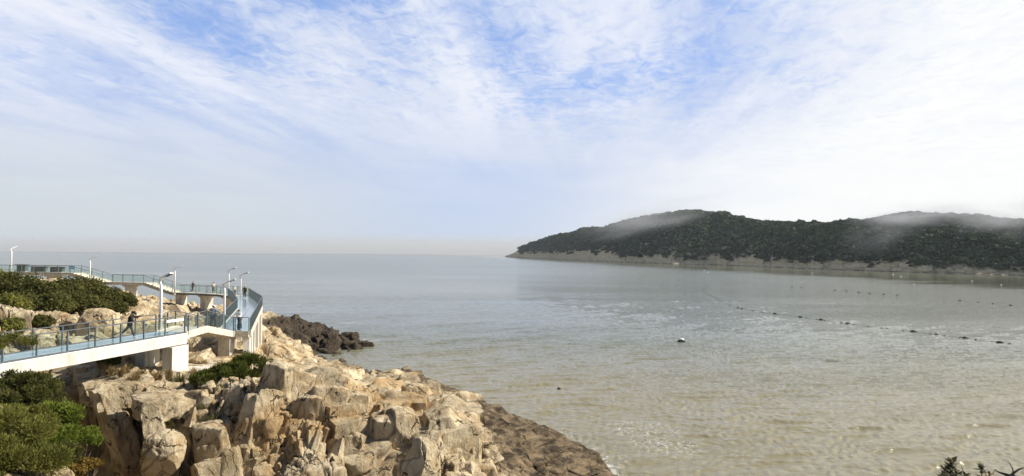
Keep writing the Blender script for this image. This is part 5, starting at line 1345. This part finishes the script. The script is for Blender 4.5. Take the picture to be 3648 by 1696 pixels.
# ------------------------------------------------------------------ floats on the sea
def cpx(u, v): return 2400 + u * .4845, 960 + v * .4845
fl = MB(); fl.ball((0, 0, 0), 1.0, 12, 8, (1.0, .5, .5)); fl.tube([(-1.15, 0, 0), (-.9, 0, 0)], .16, 8); fl.tube([(.9, 0, 0), (1.15, 0, 0)], .16, 8)
flm = fl.mesh('float', True); flm.materials.append(M_float)
big = {475, 502, 745, 932, 1083, 1278, 1760, 1935, 2143, 2398}
row1 = [(290,97),(262,105),(240,118),(222,135),(213,150),(225,165),(245,178),(262,187),(275,190),(293,200),(315,212),(335,225),(350,234),(388,251),(417,265),(475,284),(502,290),(583,303),(652,316),(745,327),(932,352),(975,357),(1050,367),(1083,371),(1108,375),(1140,380),(1232,393),(1278,398),(1325,406),(1427,419),(1530,432),(1570,435),(1685,449),(1760,457),(1785,461),(1885,475),(1935,479),(1995,487),(2105,501),(2143,505),(2220,517),(2340,531),(2398,538),(2470,547)]
row2 = [(870,131),(940,133),(1185,154),(1270,160),(1360,170),(1440,177),(1545,185),(1645,190),(2105,230),(2240,242),(2350,253),(2478,265)]
pts_r = []
for k, row in enumerate((row1, row2)):
    for u, v in row:
        px, py = cpx(u, v); p = atz(px, py, 0); o = link('float', flm, None, loc=(p.x, p.y, 0.08)); s_ = (.50 if u in big else .20) if k == 0 else .5
        if k == 0: pts_r.append(Vector((p.x, p.y, 0.03)))
        o.scale = (s_, s_, s_); o.rotation_euler = (0, 0, random.uniform(-.5, .5))
        if k == 1: tag(o, 'small dark float of the farther row off the island', 'float', 'floats of the far net line')
        elif u in big: tag(o, 'larger black barrel float on the long curved net line', 'float', 'large floats on the net line')
        else: tag(o, 'small black float on the long curved net line', 'float', 'small floats on the net line')
mb = MB(); mb.tube(pts_r, 0.015, 5); tag(mb.build('rope', M_rope), 'thin dark rope linking the black floats of the net line', 'rope')
px, py = cpx(58, 530); p = atz(px, py, 0); e = empty('buoy', (p.x, p.y, 0)); tag(e, 'lone black and white buoy floating apart in the bay', 'buoy')
mb = MB(); mb.ball((p.x, p.y, .08), .75, 14, 9, (1, .6, .42)); mb.build('float', M_float, e, True)
mb = MB(); mb.ball((p.x, p.y, .38), .48, 12, 8, (1, .8, .5)); mb.build('cap', M_white, e, True)
wf = MB(); wf.ball((0, 0, 0), .5, 10, 7, (1, .8, .7)); wf.tube([(0, 0, .3), (0, 0, .5)], .08, 8); wfm = wf.mesh('float', True); wfm.materials.append(M_white)
for u, v in [(225,10),(250,23),(1017,30),(1612,38),(1670,53),(1768,114),(2192,87),(2407,114)]:
    px, py = cpx(u, v); p = atz(px, py, 0); o = link('float', wfm, None, loc=(p.x, p.y, .15)); s_ = max(.6, p.y / 420); o.scale = (s_, s_, s_); tag(o, 'tiny white float on the smooth water below the island', 'float', 'white floats by the island')
p = atz(1992, 1385, 0); o = link('float', flm, None, loc=(p.x, p.y, .03)); o.scale = (.22, .3, .25); o.rotation_euler = (0, 0, -.6); tag(o, 'tiny dark float drifting alone off the wet slabs', 'float')

# PART2END
# ------------------------------------------------------------------ haze
def haze():
    b = MB(); b.prism([(-SEA_R - 500, -700), (SEA_R + 500, -700), (SEA_R + 500, SEA_R + 500), (-SEA_R - 500, SEA_R + 500)], -4, 125)
    mt = bpy.data.materials.new('haze_air'); mt.use_nodes = True; k = NT(mt.node_tree)
    v = k.n('ShaderNodeVolumePrincipled'); v.inputs['Color'].default_value = (0.86, 0.94, 1.0, 1); v.inputs['Density'].default_value = 0.00006
    v.inputs['Anisotropy'].default_value = 0.2
    k.n('ShaderNodeOutputMaterial', ins={1: v.outputs[0]})
    tag(b.build('haze', mt), 'thin white sea haze over the whole bay', 'haze', kind='stuff')
haze()

def fog_bank():
    """the sea fog lying beyond the island; the horizon dissolves in it"""
    b = MB(); b.prism([(-15900, 7500), (-3600, 4300), (-600, 3200), (4000, 3000), (15900, 3000), (15900, 15900), (-15900, 15900)], -2, 100)
    mt = bpy.data.materials.new('fog_air'); mt.use_nodes = True; k = NT(mt.node_tree)
    v = k.n('ShaderNodeVolumePrincipled'); v.inputs['Color'].default_value = (0.975, 0.99, 1.0, 1); v.inputs['Density'].default_value = 0.0007
    k.n('ShaderNodeOutputMaterial', ins={1: v.outputs[0]})
    tag(b.build('fog', mt), 'bank of sea fog hiding the horizon beyond the island', 'fog', kind='stuff')
fog_bank()
def mist(px, py, Y, size, rot, dens, seed):
    c = aty(px, py, Y); b = MB(); b.ball((0, 0, 0), 1.0, 20, 12)
    mt = bpy.data.materials.new('mist_air'); mt.use_nodes = True; k = NT(mt.node_tree)
    tc = k.n('ShaderNodeTexCoord').outputs['Object']
    r = k.n('ShaderNodeVectorMath', operation='LENGTH', ins={0: tc}).outputs['Value']
    n = k.noise(k.mapping(tc, loc=(seed, seed * 2, 0), scale=(1, 1, .9)), 1.5, 3, 0.55, 0.3)
    d = k.math('MULTIPLY', k.ramp(r, 1.0, 0.1), k.ramp(n, 0.34, 0.70, 0, dens))
    v = k.n('ShaderNodeVolumePrincipled', ins={'Density': d}); v.inputs['Color'].default_value = (0.95, 0.97, 1, 1)
    k.n('ShaderNodeOutputMaterial', ins={1: v.outputs[0]})
    o = link('mist', b.mesh('mist'), mt, loc=c); o.scale = size; o.rotation_euler = (0, R(rot), 0)
    tag(o, 'thin wisp of mist drifting over the wooded island', 'mist', kind='stuff')
mist(2330, 775, 850, (120, 90, 24), -14, 0.011, 1.3)
mist(3150, 815, 640, (48, 60, 24), -28, 0.006, 4.1)
mist(3290, 762, 660, (90, 70, 15), -2, 0.018, 7.7)
mist(3600, 780, 600, (85, 70, 26), 5, 0.020, 9.2)
